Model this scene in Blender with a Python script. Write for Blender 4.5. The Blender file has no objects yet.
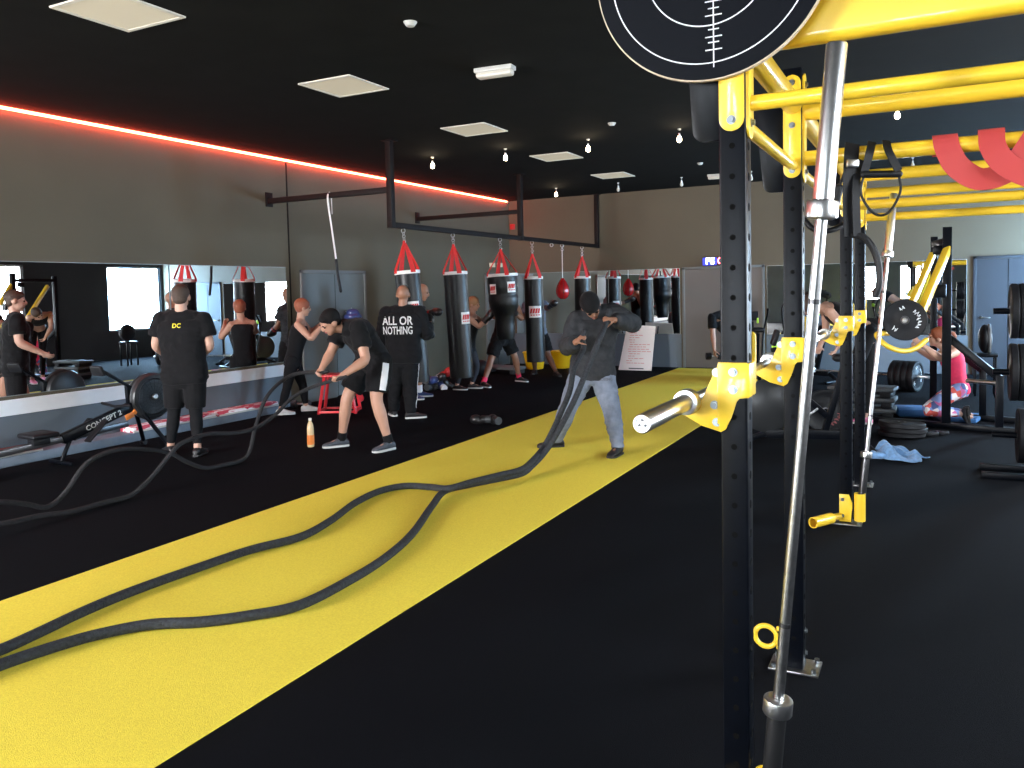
import bpy, bmesh, math, random
from mathutils import Vector, Matrix, Euler
from mathutils.bvhtree import BVHTree
from mathutils import noise as mnoise
random.seed(7)
V = Vector
PI = math.pi
scn = bpy.context.scene
col = scn.collection

# ------------------------------------------------------------------ camera
FPX, CXP, CYP, EYE = 807.0, 512.0, 335.0, 1.62
_y = V((420.0, 54.0, FPX)).normalized()                  # direction of the length of the hall, in camera axes
_x = -V((-1554.0, 10.0, FPX)).normalized()
_x = (_x - _y * _x.dot(_y)).normalized()
_z = _x.cross(_y)
if _z.y < 0: _z = -_z
def cam2world(v): return V((_x.dot(v), _y.dot(v), _z.dot(v)))
c_right, c_up, c_fwd = cam2world(V((1, 0, 0))), cam2world(V((0, 1, 0))), cam2world(V((0, 0, 1)))
cam = bpy.data.cameras.new('camera')
cam_o = bpy.data.objects.new('camera', cam); col.objects.link(cam_o)
R3 = Matrix((c_right, c_up, -c_fwd)).transposed()
cam_o.matrix_world = Matrix.Translation((0, 0, EYE)) @ R3.to_4x4()
cam.sensor_width = 36.0; cam.lens = FPX / 1024.0 * 36.0
cam.shift_y = -(384.0 - CYP) / 1024.0
cam.clip_start = 0.05
scn.camera = cam_o
def pt(px, py, d):
    """world point that the photograph shows at pixel px, py, at distance d along the view axis"""
    return V((0, 0, EYE)) + cam2world(V((px - CXP, CYP - py, FPX))) * (d / FPX)
def onplane(px, py, ax, val):
    r = cam2world(V((px - CXP, CYP - py, FPX))); o = V((0, 0, EYE))
    return o + r * ((val - o[ax]) / r[ax])
def floorpt(px, py, z=0.0): return onplane(px, py, 2, z)

# ------------------------------------------------------------------ materials
M = {}
def mat(name, rgb, rough=0.6, metal=0.0, noise=0.0, nscale=40.0, bump=0.0, bscale=200.0, emis=None, estr=0.0, coat=0.0, spec=0.5, sheen=0.0, alpha=None, trans=0.0):
    m = bpy.data.materials.new(name); m.use_nodes = True
    nt = m.node_tree; b = nt.nodes['Principled BSDF']
    b.inputs['Base Color'].default_value = (*rgb, 1); b.inputs['Roughness'].default_value = rough
    b.inputs['Metallic'].default_value = metal; b.inputs['Specular IOR Level'].default_value = spec
    b.inputs['Coat Weight'].default_value = coat; b.inputs['Sheen Weight'].default_value = sheen
    b.inputs['Transmission Weight'].default_value = trans
    if emis: b.inputs['Emission Color'].default_value = (*emis, 1); b.inputs['Emission Strength'].default_value = estr
    tc = nt.nodes.new('ShaderNodeTexCoord')
    if noise > 0:
        n = nt.nodes.new('ShaderNodeTexNoise'); n.inputs['Scale'].default_value = nscale; n.inputs['Detail'].default_value = 5
        nt.links.new(tc.outputs['Object'], n.inputs['Vector'])
        mx = nt.nodes.new('ShaderNodeMix'); mx.data_type = 'RGBA'
        mx.inputs[6].default_value = (*[max(0, c * (1 - noise)) for c in rgb], 1); mx.inputs[7].default_value = (*[min(1, c * (1 + noise)) for c in rgb], 1)
        mr = nt.nodes.new('ShaderNodeMapRange'); mr.inputs[1].default_value = .3; mr.inputs[2].default_value = .7
        nt.links.new(n.outputs['Fac'], mr.inputs[0]); nt.links.new(mr.outputs[0], mx.inputs[0]); nt.links.new(mx.outputs[2], b.inputs['Base Color'])
    if bump > 0:
        n = nt.nodes.new('ShaderNodeTexNoise'); n.inputs['Scale'].default_value = bscale; n.inputs['Detail'].default_value = 3
        nt.links.new(tc.outputs['Object'], n.inputs['Vector'])
        bp = nt.nodes.new('ShaderNodeBump'); bp.inputs['Strength'].default_value = bump; bp.inputs['Distance'].default_value = .01
        nt.links.new(n.outputs['Fac'], bp.inputs['Height']); nt.links.new(bp.outputs[0], b.inputs['Normal'])
    M[name] = m; return m
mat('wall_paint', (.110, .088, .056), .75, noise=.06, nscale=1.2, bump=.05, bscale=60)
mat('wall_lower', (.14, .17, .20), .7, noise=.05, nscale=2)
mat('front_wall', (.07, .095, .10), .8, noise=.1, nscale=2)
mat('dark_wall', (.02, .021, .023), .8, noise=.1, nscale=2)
mat('ceiling_black', (.0065, .0065, .006), .9, spec=.1, noise=.2, nscale=3)
mat('door_paint', (.15, .155, .15), .6, noise=.04, nscale=2)
mat('door_slate', (.022, .028, .038), .6, noise=.04, nscale=2)
mat('door_brown', (.135, .115, .102), .6, noise=.04, nscale=2)
mat('white_band', (.88, .87, .88), .5, noise=.04, nscale=6)
mat('white_paint', (.5, .5, .47), .5)
mat('floor_black', (.0042, .0050, .0070), .9, noise=.55, nscale=260, bump=.5, bscale=300, spec=.06)
mat('turf_yellow', (.94, .74, .085), .85, noise=.10, nscale=120, bump=.5, bscale=260, spec=.15)
mat('mirror', (.86, .88, .88), .0, metal=1.0)
mat('mirror_edge', (.3, .33, .33), .3)
mat('window_light', (1, 1, 1), .5, emis=(.40, .68, 1.0), estr=44.0)
mat('window_light_warm', (1, 1, 1), .5, emis=(.96, .97, 1), estr=66.0)  # pane of the added front left window, fill light for the left side
mat('window_light_front', (1, 1, 1), .5, emis=(.85, .93, 1), estr=22.0)
mat('window_light_side', (1, 1, 1), .5, emis=(.86, .93, 1.0), estr=13.0)
mat('window_frame', (.25, .25, .25), .5)
mat('led_red', (1, .1, .05), .5, emis=(1, .085, .04), estr=24.0)
mat('panel_lamp', (.45, .41, .32), .6, spec=.2, emis=(1, .86, .64), estr=.13)
mat('bulb_glow', (1, .9, .7), .3, emis=(1, .78, .5), estr=26.0)
mat('lamp_white', (.5, .48, .42), .4, emis=(1, .93, .8), estr=.06)
mat('black_steel', (.0016, .0024, .0046), .36, metal=.0, noise=.2, nscale=30, spec=.16)
mat('frame_steel', (.009, .005, .0045), .6, spec=.15, noise=.2, nscale=20)
mat('steel_edge', (.30, .33, .38), .35, metal=.6)
mat('hole', (.002, .002, .002), .9, spec=.1)
mat('yellow_paint', (.84, .55, .035), .33, noise=.05, nscale=8, coat=.3)
mat('chrome', (.85, .85, .85), .31, metal=1.0, noise=.05, nscale=50)
mat('chrome_worn', (.50, .50, .50), .3, metal=1.0, noise=.15, nscale=60)
mat('dark_chrome', (.10, .10, .105), .35, metal=.9)
mat('bolt_zinc', (.30, .33, .35), .35, metal=1.0)
mat('vinyl_black', (.0045, .005, .006), .36, noise=.2, nscale=14, bump=.25, bscale=22, spec=.35)
mat('vinyl_white', (.75, .72, .7), .5)
mat('strap_red', (.60, .02, .018), .6, noise=.1, nscale=60)
mat('ball_red', (.42, .012, .015), .25, coat=.4)
mat('rubber_black', (.005, .0055, .0075), .55, spec=.3, noise=.2, nscale=40)
mat('rubber_grey', (.045, .05, .055), .55)
mat('rope_black', (.018, .022, .028), .8, noise=.55, nscale=55, bump=1.0, bscale=90)
mat('rope_dark', (.014, .014, .016), .85, noise=.4, nscale=55, bump=1.0, bscale=90)
mat('plywood', (.55, .45, .32), .6, noise=.15, nscale=30)
mat('target_black', (.0018, .0028, .0055), .6, spec=.12)
mat('line_white', (.8, .82, .85), .6)
mat('band_red', (.45, .05, .05), .5)
mat('cloth_black', (.005, .005, .006), .85, noise=.25, nscale=14, bump=.5, bscale=18, sheen=.05, spec=.2)
mat('cloth_black_b', (.0065, .0068, .008), .85, noise=.25, nscale=14, bump=.5, bscale=18, spec=.2)
mat('cloth_charcoal', (.032, .034, .038), .9, noise=.3, nscale=16, bump=.6, bscale=16, spec=.2)
mat('cloth_grey', (.17, .20, .26), .9, noise=.16, nscale=18, bump=.6, bscale=14, spec=.2)
mat('cloth_white', (.7, .7, .72), .8)
mat('cloth_navy', (.010, .012, .020), .8, noise=.2, nscale=14)
mat('cloth_pink', (.75, .03, .11), .75, noise=.1, nscale=20, bump=.3, bscale=20)
mat('skin', (.44, .235, .16), .5, noise=.06, nscale=9)
mat('skin_pale', (.50, .29, .21), .5, noise=.06, nscale=9)
mat('skin_tan', (.31, .15, .09), .45, noise=.06, nscale=9)
mat('skin_dark', (.17, .085, .055), .42, noise=.08, nscale=9)
mat('hair_black', (.006, .005, .005), .75, spec=.2, bump=.6, bscale=120)
mat('hair_brown', (.05, .028, .018), .6, bump=.6, bscale=120)
mat('hair_red', (.26, .07, .03), .55, bump=.6, bscale=120)
mat('hair_blond', (.33, .17, .08), .55, bump=.6, bscale=120)
mat('eye_dark', (.02, .012, .01), .2)
mat('lip', (.32, .09, .08), .5)
mat('shoe_white', (.6, .6, .58), .6)
mat('shoe_black', (.012, .012, .014), .5)
mat('shoe_grey', (.06, .07, .085), .6, noise=.3, nscale=60)
mat('shoe_blue', (.02, .04, .12), .6)
mat('shoe_pink', (.85, .25, .45), .6)
mat('glove_black', (.014, .013, .014), .35, coat=.2)
mat('glove_red', (.5, .02, .02), .35, coat=.2)
mat('glove_blue', (.03, .05, .17), .35, coat=.2)
mat('orange', (.8, .22, .03), .5)
mat('drink', (.75, .55, .30), .25, coat=.5)
mat('cap_white', (.8, .78, .7), .4)
mat('yellow_plastic', (.90, .55, .01), .35)
mat('poster', (.93, .88, .87), .6)
mat('ink_red', (.75, .30, .30), .7)
mat('ink_dark', (.1, .1, .12), .7)
mat('timer_case', (.01, .01, .014), .4)
mat('led_blue', (.2, .3, 1), .5, emis=(.45, .55, 1), estr=7.0)
mat('led_blue_dim', (.03, .04, .4), .5, emis=(.02, .03, .8), estr=.9)  # halo around the timer digits, as a glowing colour
mat('led_pink', (1, .2, .3), .5, emis=(1, .12, .2), estr=5.0)
mat('mat_blue', (.03, .13, .33), .7)
mat('mat_red', (.26, .06, .06), .7, noise=.3, nscale=8)
mat('mat_bluegrey', (.17, .21, .26), .7, noise=.15, nscale=5)
mat('towel_blue', (.17, .34, .60), .95, noise=.2, nscale=40, bump=.7, bscale=80, sheen=.3)
mat('text_grey', (.62, .62, .62), .7, noise=.35, nscale=50)
mat('text_yellow', (.75, .65, .02), .6)
mat('plate_text', (.62, .66, .68), .5)
mat('grey_step', (.15, .16, .17), .6)
mat('red_paint', (.62, .02, .03), .4)
mat('flywheel', (.03, .032, .034), .35, metal=.3)
mat('green_lime', (.45, .8, .05), .5)
def banner():
    m = mat('banner', (.5, .5, .5), .6); nt = m.node_tree; b = nt.nodes['Principled BSDF']
    tc = nt.nodes.new('ShaderNodeTexCoord'); mp = nt.nodes.new('ShaderNodeMapping'); mp.inputs['Scale'].default_value = (9, 4, 14)
    n = nt.nodes.new('ShaderNodeTexNoise'); n.inputs['Scale'].default_value = 1.6; n.inputs['Detail'].default_value = 4
    cr = nt.nodes.new('ShaderNodeValToRGB'); e = cr.color_ramp.elements; e[0].position = .47; e[0].color = (.55, .05, .09, 1); e[1].position = .53; e[1].color = (.85, .80, .82, 1)
    nt.links.new(tc.outputs['Object'], mp.inputs[0]); nt.links.new(mp.outputs[0], n.inputs['Vector']); nt.links.new(n.outputs['Fac'], cr.inputs[0]); nt.links.new(cr.outputs[0], b.inputs['Base Color'])
banner()
# floral leggings
def floral():
    m = mat('floral', (.5, .5, .5), .75); nt = m.node_tree; b = nt.nodes['Principled BSDF']
    tc = nt.nodes.new('ShaderNodeTexCoord'); vo = nt.nodes.new('ShaderNodeTexVoronoi'); vo.inputs['Scale'].default_value = 17
    cr = nt.nodes.new('ShaderNodeValToRGB'); cr.color_ramp.interpolation = 'CONSTANT'
    els = cr.color_ramp.elements; els[0].color = (.6, .08, .06, 1); els[1].position = .8; els[1].color = (.05, .08, .25, 1)
    for p, c in ((.25, (.75, .72, .75, 1)), (.45, (.55, .12, .3, 1)), (.62, (.2, .3, .6, 1))):
        e = els.new(p); e.color = c
    sp = nt.nodes.new('ShaderNodeSeparateColor')
    nt.links.new(tc.outputs['Object'], vo.inputs['Vector']); nt.links.new(vo.outputs['Color'], sp.inputs[0]); nt.links.new(sp.outputs[0], cr.inputs[0]); nt.links.new(cr.outputs[0], b.inputs['Base Color'])
floral()

# ------------------------------------------------------------------ object helpers
def tag(o, label=None, cat=None, group=None, kind=None):
    if label: o['label'] = label
    if cat: o['category'] = cat
    if group: o['group'] = group
    if kind: o['kind'] = kind
    return o
def empty(name, loc, rz=0.0):
    o = bpy.data.objects.new(name, None); col.objects.link(o); o.empty_display_size = .1
    o.location = loc; o.rotation_euler = (0, 0, rz); return o
def thing(name, label, cat, loc=(0, 0, 0), rz=0.0, group=None):
    return tag(empty(name, loc, rz), label, cat, group)
def kids(o): return [c for c in bpy.data.objects if c.parent == o]
def copy_tree(o, parent=None):
    c = o.copy(); col.objects.link(c)
    if parent is not None: c.parent = parent
    for ch in kids(o): copy_tree(ch, c)
    return c
def frame(d, hint=None):
    d = V(d).normalized()
    h = V(hint) if hint is not None else (V((0, 0, 1)) if abs(d.z) < .95 else V((1, 0, 0)))
    a = h.cross(d)
    if a.length < 1e-6: a = V((1, 0, 0)).cross(d)
    a.normalize(); b = d.cross(a).normalized(); return a, b, d
def spline(pts, n=6):
    pts = [V(p) for p in pts]
    if len(pts) < 3: return pts
    out = []
    P = [2 * pts[0] - pts[1]] + pts + [2 * pts[-1] - pts[-2]]
    for i in range(1, len(P) - 2):
        p0, p1, p2, p3 = P[i - 1], P[i], P[i + 1], P[i + 2]
        for k in range(n):
            t = k / n
            out.append(.5 * ((2 * p1) + (p2 - p0) * t + (2 * p0 - 5 * p1 + 4 * p2 - p3) * t * t + (3 * p1 - p0 - 3 * p2 + p3) * t ** 3))
    out.append(pts[-1]); return out
class MB:
    """collects shapes into one mesh"""
    def __init__(s): s.bm = bmesh.new(); s.mi = 0; s.mats = []
    def use(s, m):
        if m not in s.mats: s.mats.append(m)
        s.mi = s.mats.index(m); return s
    def _mark(s, n0):
        s.bm.faces.ensure_lookup_table()
        for f in s.bm.faces[n0:]: f.material_index = s.mi
    def box(s, c, size, rot=None, bev=0.0, seg=2):
        t = bmesh.new(); bmesh.ops.create_cube(t, size=1.0)
        bmesh.ops.scale(t, vec=V(size), verts=t.verts)
        if bev > 0: bmesh.ops.bevel(t, geom=t.edges[:], offset=min(bev, min(size) * .45), segments=seg, profile=.5, affect='EDGES')
        mx = Matrix.Translation(V(c)) @ ((rot if isinstance(rot, Matrix) else Euler(rot).to_matrix()).to_4x4() if rot is not None else Matrix.Identity(4))
        s.merge(t, mx); return s
    def beam(s, p, q, w, h, bev=.004, up=(0, 0, 1)):
        p, q = V(p), V(q); a, b, d = frame(q - p, up)
        return s.box((p + q) / 2, (w, h, (q - p).length), Matrix((a, b, d)).transposed(), bev)
    def merge(s, t, mx=None):
        n0 = len(s.bm.faces)
        if mx is not None: bmesh.ops.transform(t, matrix=mx, verts=t.verts)
        mp = {}
        for v in t.verts: mp[v] = s.bm.verts.new(v.co)
        for f in t.faces:
            try: s.bm.faces.new([mp[v] for v in f.verts])
            except ValueError: pass
        t.free(); s._mark(n0)
    def rings(s, rings, caps=True, closed=False):
        n0 = len(s.bm.faces); R = [[s.bm.verts.new(p) for p in r] for r in rings]
        m = len(R[0]); seq = list(zip(R, R[1:])) + ([(R[-1], R[0])] if closed else [])
        for A, B in seq:
            for i in range(m):
                j = (i + 1) % m; s.bm.faces.new((A[i], A[j], B[j], B[i]))
        if caps and not closed:
            if caps is True or caps[0]: s.bm.faces.new(R[0][::-1])
            if caps is True or caps[1]: s.bm.faces.new(R[-1])
        s._mark(n0); return s
    def tube(s, pts, r, seg=14, round_caps=False, hint=None, flat=None):
        pts = [V(p) for p in pts]; n = len(pts)
        rr = list(r) if hasattr(r, '__len__') else [r] * n
        tan = []
        for i in range(n):
            a = pts[max(0, i - 1)]; b = pts[min(n - 1, i + 1)]; tan.append((b - a).normalized())
        a, b, _ = frame(tan[0], hint); out = []
        def ring(c, r_, a, b): return [c + a * (r_ * math.cos(2 * PI * k / seg)) + b * (r_ * (flat or 1) * math.sin(2 * PI * k / seg)) for k in range(seg)]
        if round_caps:
            for t in (80, 55, 28):
                t = math.radians(t); out.append(ring(pts[0] - tan[0] * rr[0] * math.sin(t), rr[0] * math.cos(t), a, b))
        for i in range(n):
            if i:
                a = (a - tan[i] * a.dot(tan[i])).normalized(); b = tan[i].cross(a).normalized()
            out.append(ring(pts[i], rr[i], a, b))
        if round_caps:
            for t in (28, 55, 80):
                t = math.radians(t); out.append(ring(pts[-1] + tan[-1] * rr[-1] * math.sin(t), rr[-1] * math.cos(t), a, b))
        return s.rings(out)
    def cyl(s, p, q, r, r2=None, seg=20, bev=0.0):
        p, q = V(p), V(q); r2 = r if r2 is None else r2; d = (q - p).normalized()
        if bev > 0: return s.tube([p, p + d * bev, q - d * bev, q], [r - bev, r, r2, r2 - bev], seg)
        return s.tube([p, q], [r, r2], seg)
    def lathe(s, prof, o=(0, 0, 0), axis=(0, 0, 1), seg=28):
        o = V(o); a, b, d = frame(axis); c0, c1 = prof[0][0] < .0021, prof[-1][0] < .0021
        return s.rings(caps=(c0, c1), rings=[[o + d * h + (a * math.cos(2 * PI * k / seg) + b * math.sin(2 * PI * k / seg)) * max(r, 1e-4) for k in range(seg)] for r, h in prof])
    def torus(s, c, axis, R, r, seg=28, rs=8, arc=(0, 2 * PI)):
        a, b, d = frame(axis); c = V(c); full = abs(arc[1] - arc[0] - 2 * PI) < 1e-4; out = []
        N = seg if full else seg + 1
        for i in range(N):
            t = arc[0] + (arc[1] - arc[0]) * i / seg; e = a * math.cos(t) + b * math.sin(t)
            out.append([c + e * (R + r * math.cos(2 * PI * k / rs)) + d * (r * math.sin(2 * PI * k / rs)) for k in range(rs)])
        return s.rings(out, closed=full, caps=not full)
    def ell(s, c, rad, ax=None, seg=16, rg=10):
        c = V(c); X, Y, Z = ax if ax else (V((1, 0, 0)), V((0, 1, 0)), V((0, 0, 1))); out = []
        for i in range(rg + 1):
            t = -PI / 2 + PI * i / rg; cr = max(math.cos(t), .02)
            out.append([c + X * (rad[0] * cr * math.cos(2 * PI * k / seg)) + Y * (rad[1] * cr * math.sin(2 * PI * k / seg)) + Z * (rad[2] * math.sin(t)) for k in range(seg)])
        return s.rings(out)
    def prism(s, poly, t, mx=None, bev=0.0):
        b = bmesh.new(); lo = [b.verts.new((x, y, -t / 2)) for x, y in poly]; hi = [b.verts.new((x, y, t / 2)) for x, y in poly]
        n = len(poly)
        b.faces.new(lo[::-1]); b.faces.new(hi)
        for i in range(n): b.faces.new((lo[i], lo[(i + 1) % n], hi[(i + 1) % n], hi[i]))
        if bev > 0: bmesh.ops.bevel(b, geom=b.edges[:], offset=bev, segments=2, profile=.5, affect='EDGES')
        s.merge(b, mx); return s
    def shift(s, d): bmesh.ops.translate(s.bm, vec=V(d), verts=s.bm.verts); return s
    def build(s, name, m=None, parent=None, smooth=True, rel=True, ang=38):
        """rel: shapes were given in world coordinates; store them relative to the parent's (unrotated) place"""
        bmesh.ops.recalc_face_normals(s.bm, faces=s.bm.faces)
        if parent is not None and rel:
            p = parent; off = V((0, 0, 0))
            while p is not None: off += p.location; p = p.parent
            s.shift(-off)
        me = bpy.data.meshes.new(name); s.bm.to_mesh(me); s.bm.free()
        if m is not None and not s.mats: s.mats = [m]
        for k in (s.mats or [m]): me.materials.append(M[k])
        if smooth:
            me.polygons.foreach_set('use_smooth', [True] * len(me.polygons)); me.set_sharp_from_angle(angle=math.radians(ang))
        o = bpy.data.objects.new(name, me); col.objects.link(o)
        if parent is not None: o.parent = parent
        return o
def local_mx(o, x, y, z):
    return Matrix.Translation(V(o)) @ Matrix((V(x), V(y), V(z))).transposed().to_4x4()
def text_mesh(s, size, depth=0.0, bold=False):
    cu = bpy.data.curves.new('txt', 'FONT'); cu.body = s; cu.size = size; cu.align_x = 'CENTER'; cu.align_y = 'CENTER'; cu.extrude = depth
    cu.offset = size * .018 if bold else 0
    cu.resolution_u = 3
    o = bpy.data.objects.new('txt', cu); col.objects.link(o)
    bpy.context.view_layer.update()
    me = bpy.data.meshes.new_from_object(o.evaluated_get(bpy.context.evaluated_depsgraph_get()))
    bpy.data.objects.remove(o); bpy.data.curves.remove(cu); return me
def text_obj(name, s, size, mx, m, parent=None, depth=.002, bold=False, sx=1.0, rel=True):
    me = text_mesh(s, size, depth, bold); t = MB(); b = bmesh.new(); b.from_mesh(me); bpy.data.meshes.remove(me)
    t.merge(b, mx @ Matrix.Diagonal((sx, 1, 1, 1))); return t.build(name, m, parent, smooth=False, rel=rel)
def structure(name, mb, m, smooth=False):
    o = mb.build(name, m, smooth=smooth); o['kind'] = 'structure'; return o
# ------------------------------------------------------------------ the room
XL, XR, YF, YB, ZC = -8.3, 2.9, -4.0, 15.9, 3.58
T = .15
def wall(name, ax, pos, out, u0, u1, z0, z1, holes, m):
    """vertical wall at x (ax 0) or y (ax 1) = pos, its body on the side 'out', with rectangular openings (u0,u1,z0,z1)"""
    us = sorted({u0, u1, *[h[0] for h in holes], *[h[1] for h in holes]}); zs = sorted({z0, z1, *[h[2] for h in holes], *[h[3] for h in holes]})
    b = MB()
    for a, c in zip(us, us[1:]):
        run = None
        for e, f in zip(zs, zs[1:]):
            um, zm = (a + c) / 2, (e + f) / 2
            if any(h[0] < um < h[1] and h[2] < zm < h[3] for h in holes): continue
            ctr = (pos + out * T / 2, um, zm) if ax == 0 else (um, pos + out * T / 2, zm)
            sz = (T, c - a, f - e) if ax == 0 else (c - a, T, f - e)
            b.box(ctr, sz)
    return structure(name, b, m)
WR = [(14.12, 15.8, .75, 2.5), (10.15, 11.9, .75, 2.5), (5.6, 7.8, .75, 2.5), (.3, 3.3, 1.8, 3.2)]  # last opening is unseen, set high to light the top of the rig
WF = [(-8.15, -6.7, .3, 3.3), (-2.75, -1.85, .9, 2.3), (-1.15, -.35, .9, 2.3)]  # first opening is added, out of mirror view, to light the hall from front left
structure('floor', MB().box(((XL + XR) / 2, (YF + YB) / 2, -.05), (XR - XL + .3, YB - YF + .3, .1)), 'floor_black')
structure('ceiling', MB().box(((XL + XR) / 2, (YF + YB) / 2, ZC + .05), (XR - XL + .3, YB - YF + .3, .1)), 'ceiling_black')
wall('wall_left', 0, XL, -1, YF, YB, 0, ZC, [], 'wall_paint')
wall('wall_back', 1, YB, 1, XL - T, XR + T, 0, ZC, [], 'wall_paint')
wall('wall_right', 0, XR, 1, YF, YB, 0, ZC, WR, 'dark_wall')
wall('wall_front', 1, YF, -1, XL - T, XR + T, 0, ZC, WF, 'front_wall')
k = 0
for ax, pos, out, L in ((0, XR, 1, WR), (1, YF, -1, WF)):
    for (a, c, e, f) in L:
        k += 1; b = MB()
        def bx(u, z, su, sz, off=.06, th=.05): 
            b.box((pos + out * off, u, z) if ax == 0 else (u, pos + out * off, z), (th, su, sz) if ax == 0 else (su, th, sz))
        for u in (a + .025, c - .025) + (((a + c) / 2,) if ax else ()): bx(u, (e + f) / 2, .05, f - e)
        for z in (e + .025, f - .025, e + (f - e) * .62): bx((a + c) / 2, z, c - a, .05 if abs(z - e) < .1 or abs(z - f) < .1 else .02)
        w = structure('window_%d' % k, b, 'window_frame')
        p = MB(); ctr = (pos + out * .10, (a + c) / 2, (e + f) / 2) if ax == 0 else ((a + c) / 2, pos + out * .10, (e + f) / 2)
        p.box(ctr, (.01, c - a, f - e) if ax == 0 else (c - a, .01, f - e))
        p.build('pane', ('window_light_warm' if a < -6 else 'window_light_front') if ax else ('window_light' if a > 13 else 'window_light_side'), w, rel=False, smooth=False)
# lower wall paint and bands on the left wall
structure('trim_1', MB().box((XL + .004, (YF + 8.9) / 2, .235), (.008, 8.9 - YF, .47)), 'wall_lower')
structure('trim_2', MB().box((XL + .012, (YF + 8.9) / 2, .545), (.024, 8.9 - YF, .16), bev=.004), 'white_band')
structure('trim_3', MB().box((XL + .004, 8.97, 2.35), (.008, .022, 2.4)), 'frame_steel')
structure('trim_4', MB().box(((XL + -4.45) / 2, YB - .004, .335), (-4.45 - XL, .008, .67)), 'wall_lower')
structure('trim_5', MB().box(((-2.8 + .55) / 2, YB - .004, .335), (3.35, .008, .67)), 'wall_lower')
structure('baseboard_back', MB().box(((XL - 4.5) / 2, YB - .012, .05), (3.7, .024, .1), bev=.004), 'wall_lower')
# doors
def door(n, ax, pos, sgn, a, c, top, m, handles):
    b = MB(); th = .02
    def bb(u, z, su, sz, t, mb): mb.box((pos + sgn * t / 2, u, z) if ax == 0 else (u, pos + sgn * t / 2, z), (t, su, sz) if ax == 0 else (su, t, sz), bev=.003)
    bb((a + c) / 2, top / 2, c - a - .06, top - .02, .015, b)
    d = structure('door_%d' % n, b, m)
    f = MB()
    for u in (a + .025, c - .025): bb(u, (top + .04) / 2, .05, top + .04, .03, f)
    bb((a + c) / 2, top + .02, c - a, .05, .03, f)
    f.build('door_frame', 'door_slate' if n == 4 else 'door_paint', d)
    s = MB(); bb((a + c) / 2, top / 2, .008, top - .04, .018, s); s.build('door_gap', 'hole', d)
    for (u, z) in handles:
        h = MB(); p0 = V((pos + sgn * .015, u, z)) if ax == 0 else V((u, pos + sgn * .015, z)); n_ = V((sgn, 0, 0)) if ax == 0 else V((0, sgn, 0)); t_ = V((0, 1, 0)) if ax == 0 else V((1, 0, 0))
        h.cyl(p0, p0 + n_ * .05, .025, .012); h.tube([p0 + n_ * .05, p0 + n_ * .05 + t_ * .12], .010, 10, True); h.build('door_handle', 'chrome_worn', d)
door(1, 0, XL, 1, 9.17, 10.72, 1.95, 'door_paint', [(10.05, 1.02)])
door(2, 0, XL, 1, 14.75, 15.75, 1.95, 'door_paint', [(14.9, 1.02)])
door(3, 1, YB, -1, -4.42, -2.83, 1.96, 'door_brown', [(-3.55, 1.02)])
door(4, 1, YB, -1, .62, 1.65, 1.98, 'door_slate', [(.75, .98)])
# mirrors
def mirror(label, ax, pos, sgn, a, c, z0, z1, grp):
    ctr = lambda t: (pos + sgn * t, (a + c) / 2, (z0 + z1) / 2) if ax == 0 else ((a + c) / 2, pos + sgn * t, (z0 + z1) / 2)
    sz = lambda t, g=0: (t, c - a - g, z1 - z0 - g) if ax == 0 else (c - a - g, t, z1 - z0 - g)
    r = thing('wall_mirror', label, 'mirror', ctr(0), group=grp)
    MB().box(ctr(.006), sz(.012)).build('backing', 'mirror_edge', r, smooth=False)
    MB().box(ctr(.014), sz(.004, .012)).build('glass', 'mirror', r, smooth=False)
mirror('long frameless wall mirror behind the rowing machine and the man seen from behind', 0, XL, 1, 2.8, 6.85, .66, 2.03, 'mirrors on the long side wall')
mirror('wall mirror beside the woman with white shoes, its edge next to the black wall joint', 0, XL, 1, 6.86, 8.88, .66, 2.03, 'mirrors on the long side wall')
mirror('end wall mirror behind the red speed ball, mostly reflecting plain grey wall', 1, YB, -1, -8.15, -5.99, .67, 1.99, 'mirrors on the end wall')
mirror('end wall mirror above the white poster board reflecting black punching bags', 1, YB, -1, -5.98, -4.47, .67, 1.99, 'mirrors on the end wall')
mirror('end wall mirror behind the rig reflecting bright windows', 1, YB, -1, -2.79, .53, .67, 1.98, 'mirrors on the end wall')
# red light strip
t = thing('light_strip', 'glowing red light strip running along the top of the side wall', 'light strip', (XL, 0, ZC))
MB().box((XL + .012, (YF + YB) / 2, ZC - .02), (.024, YB - YF, .012)).build('channel', 'white_paint', t, smooth=False)
MB().tube([(XL + .035, YF + .02, ZC - .02), (XL + .035, YB - .15, ZC - .02)], .016, 10, True).build('tube', 'led_red', t)
# ceiling panels
PL = ['square ceiling panel light partly cut off by the top of the photo', 'square ceiling panel light second along the row, past the cut off one',
      'square ceiling panel light third along the row, between two hanging bulbs', 'square ceiling panel light fourth along the row, over the far bags', 'smallest square ceiling panel light, nearest the end wall']
for i, y in enumerate((3.77, 6.15, 8.6, 11.02, 13.4)):
    r = thing('ceiling_panel', PL[i], 'ceiling light', (-4.93, y, ZC), group='square ceiling panel lights')
    f = MB(); 
    for sx, sy, w, h in ((0, .285, .6, .03), (0, -.285, .6, .03), (.285, 0, .03, .54), (-.285, 0, .03, .54)): f.box((-4.93 + sx, y + sy, ZC - .006), (w, h, .012))
    f.build('frame', 'lamp_white', r, smooth=False)
    MB().box((-4.93, y, ZC - .004), (.54, .54, .006)).build('diffuser', 'panel_lamp', r, smooth=False)
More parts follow.
